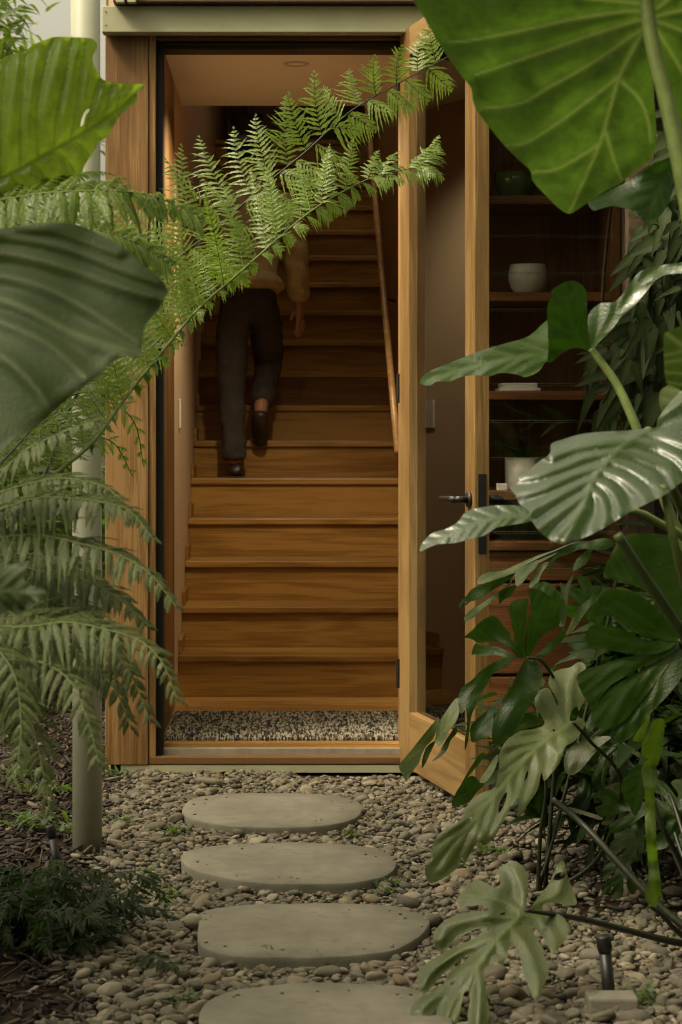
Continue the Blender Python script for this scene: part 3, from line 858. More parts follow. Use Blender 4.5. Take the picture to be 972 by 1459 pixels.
# ------------------------------------------------------------------ broad leaves
YG = (.60, .85, .10, 1)
LM = dict(
    back=leafmat('backlit_leaf', (.042, .085, .006, 1), (.075, .125, .010, 1), (.045, .08, .008, 1), .48, (.46, .66, .05, 1), .42, .4, .8, 6, .25, vt=(.10, .20, .01, 1)),
    under=leafmat('leaf_underside', (.032, .060, .010, 1), (.058, .090, .018, 1), (.19, .24, .085, 1), .34, (.155, .30, .026, 1), .38, .5, .8, 8, .0, vt=(.36, .46, .10, 1)),
    top=leafmat('glossy_leaf', (.014, .033, .005, 1), (.028, .054, .008, 1), (.08, .11, .028, 1), .16, (.16, .36, .02, 1), .32, .6, .5, 7, coat=.85),
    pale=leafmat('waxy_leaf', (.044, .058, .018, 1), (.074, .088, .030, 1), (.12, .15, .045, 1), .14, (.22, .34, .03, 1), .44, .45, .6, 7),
    broad=leafmat('broad_leaf', (.020, .036, .010, 1), (.038, .054, .017, 1), (.085, .10, .045, 1), .12, (.14, .26, .02, 1), .55, .28, .7, 7),
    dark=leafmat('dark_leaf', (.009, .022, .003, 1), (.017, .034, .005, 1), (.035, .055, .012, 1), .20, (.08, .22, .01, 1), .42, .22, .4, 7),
    lime=leafmat('young_leaf', (.03, .062, .006, 1), (.055, .095, .010, 1), (.12, .16, .04, 1), .30, (.22, .40, .02, 1), .45, .4, .5, 7),
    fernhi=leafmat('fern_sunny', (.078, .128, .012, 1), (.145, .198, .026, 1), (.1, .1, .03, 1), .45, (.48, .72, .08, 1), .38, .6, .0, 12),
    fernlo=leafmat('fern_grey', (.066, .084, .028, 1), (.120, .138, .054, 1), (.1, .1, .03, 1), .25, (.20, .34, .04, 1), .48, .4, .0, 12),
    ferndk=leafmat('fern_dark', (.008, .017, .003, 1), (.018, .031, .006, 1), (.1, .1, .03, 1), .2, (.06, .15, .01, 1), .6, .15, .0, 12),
    climb=leafmat('climber_leaf', (.007, .013, .003, 1), (.022, .032, .008, 1), (.045, .062, .022, 1), .10, (.08, .17, .015, 1), .55, .12, .55, 16),
    shrub=leafmat('shrub_leaf', (.030, .064, .010, 1), (.065, .105, .022, 1), (.1, .14, .05, 1), .3, (.28, .48, .04, 1), .40, .5, .4, 12),
    strap=leafmat('strap_leaf', (.035, .042, .018, 1), (.06, .065, .03, 1), (.10, .11, .05, 1), .12, (.15, .22, .04, 1), .5, .35, .5, 12))
stemg = plain('green_stem', (.125, .16, .045, 1), .5, .25, var=.15, scale=30, bmp=.1)
stemm = plain('dark_green_stem', (.045, .066, .016, 1), .45, .4, var=.15, scale=30, bmp=.1)  # deeper green for the thick petiole
stemd = plain('dark_stem', (.020, .023, .009, 1), .45, .45, var=.25, scale=30, bmp=.2)
stemb = plain('brown_bark', (.060, .040, .024, 1), .85, .2, var=.3, scale=30, bmp=.8, bscale=70)


def resample(pl, stepl):
    pl = np.array(pl, float)
    seg = np.linalg.norm(np.diff(pl, axis=0), axis=1); s = np.concatenate([[0], np.cumsum(seg)])
    n = max(2, int(s[-1] / stepl))
    q = np.linspace(0, s[-1], n + 1)
    return np.stack([np.interp(q, s, pl[:, k]) for k in range(pl.shape[1])], -1)


def pdist(Pt, poly):
    """distance of each point to a polyline, and arc parameter 0..1"""
    a = poly[:-1]; b_ = poly[1:]; ab = b_ - a; l2 = (ab ** 2).sum(1) + 1e-9
    ap = Pt[:, None, :] - a[None]
    t = np.clip((ap * ab[None]).sum(2) / l2[None], 0, 1)
    dd = np.linalg.norm(ap - t[..., None] * ab[None], axis=2)
    k = dd.argmin(1); r = np.arange(len(Pt))
    s = np.concatenate([[0], np.cumsum(np.sqrt(l2))])
    u = (s[k] + t[r, k] * np.sqrt(l2[k])) / s[-1]
    sg = ab[k, 0] * ap[r, k, 1] - ab[k, 1] * ap[r, k, 0]
    return dd[r, k], u, np.sign(sg)


def piece(outline, d, gx=0.0, gy=0.0, mid=None, veins=None, nv=0, ang=55, vcurve=.5, vw=2.0, quilt=.004, bend=(0, 0), wav=.004, holes=(), sp=None, sm=5, vlen=2.0, cup=0.0, wfreq=7.0, midw=1.7):
    """One lamina: outline and veins as seen from the doorway path, depth as a tilted, bent and quilted surface. Returns verts, tris, vein attribute."""
    pts2 = cr(outline, sm, True)
    ol = resample(np.array(pts2 + [pts2[0]]), 3.2)[:-1]
    hl_ = []
    for h in holes:
        hp = cr(h, 5, True); hl_.append(resample(np.array(hp + [hp[0]]), 3.0)[:-1])
    mn, mxx = ol.min(0), ol.max(0)
    area = (mxx - mn).prod()
    if sp is None: sp = min(7.5, max(2.6, math.sqrt(area / 6500)))
    jx, jy = np.meshgrid(np.arange(mn[0], mxx[0], sp), np.arange(mn[1], mxx[1], sp * .87))
    jx[1::2] += sp / 2
    gp = np.stack([jx.ravel(), jy.ravel()], -1) + RNG.normal(0, sp * .06, (jx.size, 2))
    ins = inpoly(gp, ol)
    for h in hl_: ins &= ~inpoly(gp, h)
    gp = gp[ins]
    dm, _, _ = pdist(gp, np.vstack([ol, ol[:1]])) if len(gp) else (np.zeros(0), 0, 0)
    gp = gp[dm > sp * .55]
    vc = [Vector(p) for p in ol]; ed = [(i, (i + 1) % len(ol)) for i in range(len(ol))]
    for h in hl_:
        b0 = len(vc); vc += [Vector(p) for p in h]; ed += [(b0 + i, b0 + (i + 1) % len(h)) for i in range(len(h))]
    vc += [Vector(p) for p in gp]
    res = delaunay_2d_cdt(vc, ed, [], 0, 1e-5)
    PV = np.array([tuple(p) for p in res[0]]); T = np.array([t for t in res[2] if len(t) == 3])
    cen = PV[T].mean(1)
    k = inpoly(cen, ol)
    for h in hl_: k &= ~inpoly(cen, h)
    T = T[k]
    c0_ = ol.mean(0)
    s_ = d / F
    dxm = (PV[:, 0] - c0_[0]) * s_; dzm = -(PV[:, 1] - c0_[1]) * s_
    dep = d + gx * dxm + gy * dzm
    vein = np.zeros(len(PV))
    if mid is not None:
        ml = resample(np.array(cr(mid, 8)), 6)
        md, mu, sg = pdist(PV, ml)
        vein = np.exp(-(md / (vw * midw)) ** 2)
        lines = [np.array(cr(v, 6)) for v in (veins or [])]
        if nv:
            LM_ = np.linalg.norm(np.diff(ml, axis=0), axis=1).sum()
            for side in (-1, 1):
                for i in range(nv):
                    u = (i + .35 + .25 * random.random()) / (nv + .6)
                    kk = min(int(u * (len(ml) - 1)), len(ml) - 2)
                    tg = ml[kk + 1] - ml[kk]; tg /= np.linalg.norm(tg) + 1e-9
                    a = R(ang + random.uniform(-4, 4)) * side
                    dr = np.array([tg[0] * math.cos(a) - tg[1] * math.sin(a), tg[0] * math.sin(a) + tg[1] * math.cos(a)])
                    p = ml[kk].copy(); ln = [p.copy()]
                    stp = LM_ * .06
                    for q in range(int(vlen * 12)):
                        dr = dr + tg * vcurve * .055; dr /= np.linalg.norm(dr)
                        p = p + dr * stp; ln.append(p.copy())
                    lines.append(np.array(ln))
        vd = np.full(len(PV), 1e9)
        for ln in lines:
            dd, uu, _ = pdist(PV, ln); vd = np.minimum(vd, dd)
            vein = np.maximum(vein, np.exp(-(dd / (vw * (1.1 - .5 * uu))) ** 2) * .85)
        if lines:
            dep -= quilt * (1 - np.exp(-(np.minimum(vd, md) / (vw * 5)) ** 2))
        dep += bend[0] * (mu - .5) ** 2 + bend[1] * mu
        dep += cup * (md * s_) ** 2 * 4
    ed_, _, _ = pdist(PV, np.vstack([ol, ol[:1]]))
    nz = np.array([noise.noise(Vector((x * s_ * wfreq, y * s_ * wfreq, d * 3.7))) for x, y in PV])
    dep += wav * nz * (1.0 + 1.3 * np.exp(-(ed_ / 14) ** 2))
    W3 = np.stack([(PV[:, 0] - CX) * dep / F, dep, HC + (CY - PV[:, 1]) * dep / F], -1)
    return W3, T, vein, np.exp(-(ed_ / 2.6) ** 2)


def leaf(parent, mat, pieces, name='leaf', label=None):
    vs_, ts, at, eg, n = [], [], [], [], 0
    for v, t, a, e_ in pieces:
        vs_.append(v); ts.append(t + n); at.append(a); eg.append(e_); n += len(v)
    o = mesh_obj(name, np.concatenate(vs_), np.concatenate(ts), mat, parent, smooth=True, attrs={'vein': np.concatenate(at), 'edge': np.concatenate(eg)})
    if label: o['label'] = label
    return o


def stem(parent, pts, r, mat, name='stem', n=10):
    q = [Vector(p) for p in cr([tuple(p) for p in pts], 8)]
    m = len(q)
    rs = [r[0] + (r[1] - r[0]) * i / (m - 1) for i in range(m)] if isinstance(r, tuple) else r
    return MB().tube(q, rs, n).obj(name, mat, parent, True)


# --- the giant backlit leaf, upper right
Z1 = lambda p: zoom(p, 580, 0, 2.4796)
gl = empty('giant_elephant_ear', (1.02, 3.25, 0), 'giant elephant ear plant whose backlit heart shaped leaf hangs over the door', 'plant')
A_out = Z1([(20, 0), (60, 60), (105, 140), (150, 210), (195, 270), (225, 310), (235, 365), (260, 410), (300, 460), (345, 515), (400, 570), (436, 602), (445, 640), (490, 690), (530, 730), (570, 755), (600, 742), (640, 715), (690, 680), (750, 650), (800, 610), (840, 580), (872, 545), (880, 450), (872, 350), (868, 250), (864, 170), (868, 95),
            (884, 150), (892, 240), (905, 340), (930, 460), (985, 560), (1080, 520), (1180, 330), (1230, 120), (1220, -60), (1120, -250), (900, -420), (650, -520), (420, -480), (200, -380), (40, -260), (-30, -120)])
A_mid = Z1([(868, 90), (850, 20), (790, -150), (700, -400)])
A_veins = [Z1(v) for v in ([(850, 45), (780, 40), (600, 65), (420, 105), (240, 140), (150, 150)], [(850, 68), (790, 80), (650, 125), (450, 195), (330, 235), (240, 265)], [(855, 88), (800, 125), (650, 225), (500, 310), (400, 365), (260, 385)],
                           [(862, 92), (828, 125), (790, 190), (750, 270), (715, 390), (680, 510), (610, 670), (575, 750)], [(750, 270), (660, 340), (540, 430), (420, 505), (350, 515)], [(680, 510), (600, 560), (520, 600), (440, 610)], [(760, 290), (820, 350), (850, 420), (862, 500)], [(700, 460), (730, 560), (760, 640)],
                           [(845, 15), (700, 0), (500, -20), (300, -20), (60, -60)], [(880, 60), (930, 45), (1050, 20), (1200, -20)], [(882, 75), (950, 100), (1080, 150), (1190, 220)], [(885, 30), (920, 0), (1050, -120), (1150, -220)], [(820, -60), (650, -140), (400, -250), (200, -330)], [(875, 95), (930, 180), (1000, 300), (1050, 400)])]
A = piece(A_out, 3.25, gx=.15, gy=-.55, mid=A_mid, veins=A_veins, vw=2.7, quilt=.006, wav=.016, sp=3.6, sm=4, cup=.25, wfreq=10)
leaf(gl, LM['under'], [A])
stem(gl, [P(915, -60, 3.2), P(921, 0, 3.19), P(929, 60, 3.18), P(952, 155, 3.17), P(972, 250, 3.16), P(1010, 470, 3.15), P(1060, 800, 3.2), (1.02, 3.25, 0)], (.0105, .016), stemg)

# --- elephant ears on the right at mid height
ee = empty('elephant_ear_plant', (.98, 4.1, 0), 'elephant ear plant with white veined glossy leaves right of the door', 'plant')
Zb = lambda p: zoom(p, 680, 190, 3.329)
leaf(ee, LM['dark'], [piece(Zb([(525, 330), (560, 300), (650, 260), (720, 225), (800, 160), (900, 130), (935, 150), (930, 250), (910, 330), (870, 390), (830, 425), (795, 425), (765, 395), (750, 370), (700, 355), (640, 345), (580, 360), (550, 365)]), 3.75, gx=.25, gy=.35, mid=Zb([(935, 150), (850, 290), (805, 420)]), nv=4, ang=50, bend=(-.06, 0), wav=.02, quilt=.005, wfreq=14)])
Zc = lambda p: zoom(p, 580, 370, 2.4796)
C1 = piece(Zc([(45, 435), (70, 400), (150, 365), (250, 325), (350, 295), (430, 270), (500, 212), (540, 240), (545, 290), (520, 350), (490, 362), (465, 395), (420, 415), (385, 405), (330, 400), (290, 412), (240, 408), (190, 415), (150, 430), (105, 430), (80, 445)]), 4.1, gx=.15, gy=.9, mid=Zc([(640, 320), (480, 330), (300, 360), (60, 425)]), nv=5, ang=28, bend=(.05, 0), quilt=.006, wav=.012, vcurve=.8)
C2 = piece(Zc([(495, 190), (500, 150), (515, 130), (510, 110), (545, 85), (575, 75), (605, 80), (632, 110), (637, 180), (640, 260), (650, 322), (600, 310), (550, 330), (500, 365), (500, 300)]), 4.07, gx=.5, gy=-.3, mid=Zc([(650, 320), (590, 250), (560, 90)]), nv=4, ang=45, quilt=.004, wav=.008)
C3 = piece(Zc([(640, 200), (680, 155), (740, 145), (790, 80), (820, 45), (870, 25), (950, 12), (1040, 0), (1080, 20), (1000, 45), (920, 52), (880, 72), (840, 120), (800, 165), (760, 200), (720, 250), (680, 290), (655, 315), (644, 280)]), 4.05, gx=-.25, gy=.15, mid=Zc([(650, 315), (740, 200), (850, 60), (1000, 20)]), nv=4, ang=35, quilt=.004, wav=.012)
leaf(ee, LM['top'], [C1, C3]); leaf(ee, LM['dark'], [C2])
stem(ee, [P(842, 497, 4.08), P(852, 510, 4.08), P(880, 550, 4.07), P(908, 612, 4.05), P(950, 720, 4.05), P(1010, 900, 4.08), (.98, 4.1, 0)], (.0072, .013), stemg)
Zd = lambda p: zoom(p, 580, 590, 2.4796)
D_out = Zd([(365, 260), (395, 235), (390, 215), (430, 195), (470, 165), (505, 140), (510, 105), (550, 90), (620, 70), (700, 62), (780, 58), (850, 50), (882, 44), (890, 10), (972, -85), (1060, -120), (1150, -60), (1180, 60), (1080, 180), (972, 240), (920, 280), (840, 320), (780, 350), (700, 400), (640, 430), (590, 450), (540, 458), (500, 440), (470, 415), (440, 375), (430, 340), (400, 320), (385, 290)])
D_mid = Zd([(850, 60), (790, 95), (730, 145), (660, 230), (625, 320), (560, 440)])
D_veins = [Zd(v) for v in ([(840, 65), (910, 80), (1000, 110), (1100, 150)], [(800, 90), (880, 110), (960, 150), (1010, 200)], [(750, 130), (830, 150), (920, 190), (950, 250)], [(720, 160), (800, 190), (880, 240), (910, 285)], [(690, 195), (760, 220), (820, 270), (845, 315)], [(662, 230), (715, 260), (745, 310), (750, 350)], [(650, 260), (690, 300), (700, 360), (690, 400)],
                           [(780, 100), (680, 105), (580, 125), (515, 150)], [(740, 135), (640, 150), (540, 190), (400, 225)], [(700, 180), (600, 210), (480, 260), (380, 280)], [(665, 225), (580, 265), (480, 320), (435, 345)], [(640, 280), (580, 320), (500, 380), (460, 410)], [(625, 330), (590, 370), (540, 430)], [(855, 55), (900, 0), (1000, -60), (1080, -100)])]
Dl = piece(D_out, 3.5, gx=-.15, gy=1.15, mid=D_mid, veins=D_veins, vw=2.2, quilt=-.016, wav=.012, sp=3.2, bend=(.08, 0), wfreq=9)
leaf(ee, LM['top'], [Dl])
stem(ee, [P(922, 612, 3.62), P(960, 700, 3.72), P(1010, 860, 3.9), (.98, 4.08, 0)], (.008, .013), stemg)
E_out = Zd([(45, 485), (55, 455), (90, 420), (140, 405), (180, 380), (210, 345), (270, 328), (340, 322), (400, 325), (455, 345), (450, 375), (380, 390), (320, 400), (270, 430), (225, 440), (170, 455), (110, 460), (70, 475)])
leaf(ee, LM['top'], [piece(E_out, 3.75, gx=-.1, gy=1.1, mid=Zd([(450, 360), (330, 365), (200, 405), (50, 480)]), nv=8, ang=38, vw=1.7, quilt=-.009, wav=.008, vcurve=.5, bend=(.05, 0))])
stem(ee, [P(760, 738, 3.75), P(830, 730, 3.80), P(930, 740, 3.88), P(1010, 860, 3.95), (.98, 4.08, 0)], (.005, .011), stemg)
leaf(ee, LM['under'], [piece([(946, 478), (955, 471), (985, 462), (1040, 470), (1060, 520), (1030, 570), (985, 562), (962, 552), (949, 543), (946, 510)], 3.3, gx=.2, gy=-.3, mid=[(1040, 560), (1000, 515), (950, 475)], nv=4)])
leaf(ee, LM['pale'], [piece([(940, 560), (952, 548), (975, 535), (1000, 545), (985, 590), (955, 598), (942, 585)], 3.7, gx=.2, gy=.8, mid=[(1000, 545), (945, 590)], nv=3)])
stem(ee, [P(1015, 540, 3.3), P(1010, 700, 3.5), (.97, 4.05, 0)], (.005, .011), stemg)
stem(ee, [P(995, 545, 3.7), P(1005, 700, 3.8), (.99, 4.05, 0)], (.004, .010), stemg)
stem(ee, [P(945, 690, 3.45), P(958, 760, 3.45), P(975, 830, 3.5), P(990, 900, 3.6), (.96, 4.06, 0)], (.007, .010), stemg)

# --- split leaf plant in the middle (pinnate drooping leaf, dark star leaf, pale drooping leaf)
sp_ = empty('monstera_plant', (.66, 5.0, 0), 'monstera with dark split leaves and one pale drooping leaf before the window', 'plant')
Zg = lambda p: zoom(p, 550, 760, 3.24)
gp_ = []
gmid = [(900, 45), (760, 95), (600, 165), (470, 225), (350, 320)]
for o_, gx_, gy_, dd in (
        ([(425, 235), (430, 205), (470, 180), (540, 172), (600, 145), (700, 102), (800, 70), (830, 52), (820, 75), (760, 110), (700, 140), (640, 165), (560, 195), (500, 215)], .1, 1.0, 4.95),
        ([(340, 350), (338, 325), (370, 290), (400, 255), (470, 225), (540, 190), (600, 172), (580, 205), (540, 235), (480, 270), (440, 300), (390, 315), (360, 320)], .1, .2, 4.93),
        ([(365, 405), (362, 385), (395, 350), (440, 325), (490, 290), (540, 255), (590, 205), (598, 180), (570, 240), (530, 280), (490, 315), (450, 345), (410, 385), (385, 400)], .2, 1.0, 4.90),
        ([(525, 330), (520, 290), (530, 265), (570, 245), (605, 238), (595, 260), (575, 290), (540, 310)], .1, -.2, 4.9),
        ([(600, 240), (598, 190), (620, 160), (660, 140), (705, 122), (690, 160), (655, 195), (625, 235)], .1, .9, 4.92),
        ([(660, 250), (665, 220), (690, 190), (700, 160), (730, 135), (755, 132), (735, 160), (715, 190), (705, 225), (680, 247)], .1, .9, 4.94),
        ([(755, 190), (750, 150), (765, 115), (800, 80), (840, 55), (870, 48), (920, 42), (1010, 20), (1060, 50), (1000, 75), (910, 70), (850, 92), (800, 110), (770, 140)], .1, .1, 4.95),
        ([(865, 175), (870, 140), (890, 110), (940, 70), (960, 60), (935, 120), (910, 150)], .1, .2, 4.97),
        ([(800, 425), (815, 380), (825, 330), (815, 290), (803, 235), (808, 225), (825, 245), (850, 205), (870, 180), (860, 220), (845, 270), (838, 330), (830, 400), (820, 430)], .3, .6, 5.0),
        ([(830, 470), (850, 420), (880, 350), (930, 310), (972, 265), (1010, 230), (990, 270), (950, 330), (910, 380), (870, 440)], .2, .5, 5.0)):
    gp_.append(piece(Zg(o_), dd, gx=gx_, gy=gy_, wav=.010, mid=Zg([(o_[0][0], o_[0][1]), ((o_[0][0] + o_[len(o_) // 2][0]) / 2, (o_[0][1] + o_[len(o_) // 2][1]) / 2), o_[len(o_) // 2]]), quilt=.003, wfreq=16))
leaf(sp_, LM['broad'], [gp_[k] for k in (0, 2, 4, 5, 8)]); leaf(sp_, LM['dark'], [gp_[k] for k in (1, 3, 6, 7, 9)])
stem(sp_, [P(*Zg([(365, 330)])[0], 4.93), P(*Zg([(470, 235)])[0], 4.94), P(*Zg([(600, 168)])[0], 4.95), P(*Zg([(760, 92)])[0], 4.96), P(*Zg([(920, 44)])[0], 4.98), P(880, 800, 5.02), (.80, 5.05, .5), (.66, 5.0, 0)], (.0025, .005), stemd)
H = []
hc = (652, 572)
for o_, gx_, gy_ in (
        ([(655, 265), (690, 255), (740, 280), (790, 330), (810, 390), (790, 430), (740, 460), (700, 500), (665, 567), (645, 567), (640, 500), (650, 420), (667, 370), (667, 310)], .3, -.4),
        ([(565, 365), (570, 340), (590, 310), (640, 300), (658, 310), (655, 370), (645, 430), (638, 500), (645, 568), (622, 556), (600, 500), (590, 460), (580, 420), (575, 385)], -.2, -.5),
        ([(345, 490), (370, 470), (400, 445), (440, 405), (500, 380), (545, 430), (580, 470), (605, 520), (640, 572), (600, 562), (550, 512), (480, 502), (430, 507), (400, 490), (370, 482)], -.3, -.2),
        ([(395, 560), (410, 510), (440, 515), (520, 525), (590, 560), (640, 575), (560, 572), (500, 562), (440, 567), (415, 557)], -.2, .2),
        ([(680, 245), (710, 225), (750, 228), (800, 270), (830, 330), (830, 400), (815, 420), (800, 370), (770, 310), (720, 265)], .4, .2),
        ([(690, 565), (740, 520), (790, 470), (820, 430), (832, 460), (800, 510), (740, 562), (700, 577)], .2, .3),
        ([(640, 585), (655, 572), (690, 588), (720, 630), (722, 680), (700, 740), (660, 800), (640, 840), (610, 890), (580, 930), (545, 965), (500, 975), (490, 930), (500, 860), (530, 790), (575, 720), (600, 660)], .0, .35)):
    mdp = [hc, ((hc[0] + o_[0][0]) / 2, (hc[1] + o_[0][1]) / 2), o_[0]]
    H.append(piece(Zg(o_), 4.72, gx=gx_, gy=gy_, mid=Zg(mdp), nv=3, ang=25, quilt=.003, wav=.010, wfreq=14, vw=1.4))
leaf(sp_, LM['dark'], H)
Zk = lambda p: zoom(p, 550, 940, 3.24)
K = []
for o_, gx_, gy_, mt in (
        ([(335, 220), (335, 170), (350, 130), (400, 90), (440, 50), (500, 10), (560, -15), (600, -20), (560, 30), (500, 60), (470, 110), (450, 140), (420, 200), (395, 260), (385, 320), (380, 370), (365, 420), (365, 370), (375, 300), (370, 230), (360, 240), (345, 250)], -.2, .1, 0),
        ([(225, 385), (235, 320), (250, 280), (290, 220), (330, 175), (338, 240), (320, 290), (290, 330), (280, 360), (245, 400), (232, 380)], .2, .9, 1),
        ([(240, 440), (260, 400), (290, 350), (325, 305), (327, 340), (300, 370), (285, 410), (260, 442), (210, 472)], -.1, .1, 0),
        ([(60, 490), (90, 450), (130, 400), (170, 350), (220, 290), (245, 265), (238, 310), (215, 370), (185, 400), (165, 440), (150, 480), (120, 520), (95, 560), (75, 530)], .3, .6, 1),
        ([(165, 500), (170, 450), (190, 400), (228, 375), (205, 430), (182, 480)], .1, .1, 0),
        ([(395, 380), (390, 310), (420, 275), (470, 230), (510, 190), (560, 150), (580, 70), (580, 130), (545, 180), (500, 230), (495, 300), (480, 345), (430, 370)], -.2, .3, 0),
        ([(305, 675), (320, 620), (360, 560), (400, 535), (430, 560), (455, 575), (420, 610), (400, 640), (370, 665)], .2, .1, 0),
        ([(425, 245), (430, 200), (440, 170), (447, 160), (450, 200), (440, 250), (432, 262)], .2, .3, 1),
        ([(430, 560), (470, 500), (510, 440), (520, 450), (500, 510), (460, 565)], .2, .9, 1),
        ([(585, 320), (590, 280), (620, 255), (680, 255), (735, 290), (720, 300), (680, 310), (620, 335), (590, 360)], .2, .0, 0)):
    K.append((mt, piece(Zk(o_), 4.78, gx=gx_, gy=gy_, mid=Zk([o_[0], ((o_[0][0] + o_[len(o_) // 2][0]) / 2, (o_[0][1] + o_[len(o_) // 2][1]) / 2), o_[len(o_) // 2]]), nv=2, ang=25, quilt=.003, wav=.012, wfreq=15, vw=1.4)))
leaf(sp_, LM['dark'], [k[1] for k in K if k[0] == 0]); leaf(sp_, LM['pale'], [k[1] for k in K if k[0] == 1])
stem(sp_, [P(752, 937, 4.73), P(775, 945, 4.8), P(800, 1000, 4.9), P(790, 1100, 5.0), (.68, 5.02, 0)], (.0035, .006), stemd)
I_out = Zk([(750, 110), (760, 70), (800, 45), (850, 35), (890, 10), (920, 25), (915, 60), (895, 90), (900, 130), (920, 175), (900, 220), (885, 260), (920, 285), (905, 330), (870, 375), (830, 400), (815, 440), (800, 480), (760, 530), (730, 560), (718, 520), (700, 600), (660, 660), (605, 730), (615, 640), (590, 660), (560, 710), (530, 770), (490, 830), (450, 860), (440, 830), (410, 860), (370, 930), (355, 930), (360, 880), (330, 960), (280, 1000), (245, 1020), (200, 1030), (180, 970), (215, 930), (210, 870), (240, 810), (290, 770), (340, 740), (370, 680), (430, 620), (500, 590), (520, 500), (525, 430), (560, 370), (620, 330), (680, 320), (730, 300), (720, 260), (690, 220), (690, 170), (720, 135), (755, 135), (775, 180), (795, 215), (790, 180), (765, 140)])
I_h = [Zk([(850, 280), (855, 240), (880, 215), (890, 240), (875, 280)]), Zk([(638, 565), (648, 520), (656, 512), (655, 535)]), Zk([(520, 710), (525, 660), (552, 612), (560, 618), (545, 670)]), Zk([(768, 325), (775, 319), (782, 326), (776, 332)]), Zk([(385, 735), (393, 715), (398, 722), (392, 740)])]
I_v = [Zk(v) for v in ([(855, 290), (850, 200), (860, 100), (880, 40)], [(830, 320), (790, 250), (740, 200), (710, 160)], [(790, 340), (720, 320), (640, 330)], [(760, 360), (690, 370), (560, 400)], [(700, 405), (620, 430), (535, 500)], [(640, 470), (560, 520), (510, 580)], [(800, 340), (830, 380), (810, 430)], [(740, 370), (790, 440), (770, 510)], [(690, 420), (700, 500), (660, 640)], [(630, 490), (630, 560), (590, 660)], [(570, 560), (570, 640), (500, 810)], [(500, 630), (490, 700), (440, 830)], [(430, 700), (420, 770), (360, 900)], [(540, 590), (450, 640), (370, 700)], [(460, 660), (360, 740), (250, 820)], [(370, 790), (290, 840), (220, 920)])]
Il = piece(I_out, 4.62, gx=.15, gy=.75, mid=Zk([(865, 285), (780, 345), (700, 405), (600, 510), (500, 630), (400, 750), (260, 970)]), veins=I_v, vw=1.5, quilt=-.007, wav=.016, holes=I_h, sp=2.8, sm=4, bend=(.10, 0), wfreq=11)
leaf(sp_, LM['pale'], [Il])
stem(sp_, [P(816, 1029, 4.6), P(840, 1055, 4.65), P(885, 1115, 4.75), (.80, 4.9, .12), (.68, 5.0, 0)], (.0035, .006), stemd)
stem(sp_, [P(766, 1010, 4.9), P(778, 1120, 4.95), P(770, 1190, 4.98), (.66, 5.0, 0)], (.0035, .006), stemd)

# --- big dark leaf and low leaf on the far right
rp = empty('split_leaf_plant', (1.0, 4.5, 0), 'dark broad split leaf plant at right with a low leaf over the pebbles', 'plant')
Zl = lambda p: zoom(p, 772, 760, 4.86)
Lp = []
lc = (955, 735)
for o_, gx_, gy_ in (
        ([(425, 300), (435, 240), (470, 170), (510, 90), (560, 20), (700, 0), (900, 20), (1050, 100), (1100, 300), (1080, 520), (960, 600), (820, 500), (740, 420), (640, 360), (540, 340), (470, 310)], .1, -.1),
        ([(315, 600), (330, 540), (380, 470), (440, 400), (520, 370), (600, 390), (700, 440), (790, 520), (880, 620), (960, 730), (900, 745), (800, 730), (700, 725), (640, 660), (560, 620), (500, 575), (430, 570), (360, 580)], .15, .0),
        ([(300, 740), (315, 680), (340, 640), (420, 640), (520, 650), (600, 680), (700, 732), (800, 745), (935, 738), (900, 790), (800, 830), (700, 840), (600, 832), (500, 815), (400, 800), (340, 790)], .15, .1),
        ([(240, 1000), (270, 960), (330, 930), (420, 910), (520, 870), (620, 850), (720, 830), (900, 755), (920, 790), (780, 890), (680, 935), (580, 990), (480, 1050), (420, 1120), (350, 1230), (310, 1160), (270, 1090)], .1, .2),
        ([(340, 1260), (400, 1160), (470, 1080), (560, 1020), (680, 950), (800, 870), (955, 750), (920, 860), (840, 960), (740, 1100), (650, 1200), (580, 1290), (500, 1340), (430, 1360), (370, 1330)], .1, .3),
        ([(510, 1340), (600, 1260), (700, 1150), (800, 1010), (880, 890), (960, 760), (1010, 900), (960, 1010), (900, 1090), (800, 1200), (740, 1260), (650, 1380), (560, 1450), (510, 1430)], .0, .3)):
    q = Zl(o_)
    Lp.append(piece(q, 4.2, gx=gx_, gy=gy_, mid=Zl([lc, ((lc[0] + o_[0][0]) / 2, (lc[1] + o_[0][1]) / 2), o_[0]]), nv=3, ang=25, quilt=.004, wav=.012, vw=1.8, wfreq=8))
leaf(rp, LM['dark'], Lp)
stem(rp, [P(969, 912, 4.19), P(985, 960, 4.3), (.95, 4.42, .3), (1.0, 4.5, 0)], (.007, .012), stemd)
stem(rp, [P(880, 762, 3.72), P(916, 818, 3.74), P(953, 873, 3.76), P(985, 930, 3.8), P(1010, 1050, 4.0), (1.0, 4.45, 0)], (.0095, .013), stemm)
Zj = lambda p: zoom(p, 560, 1200, 3.24)
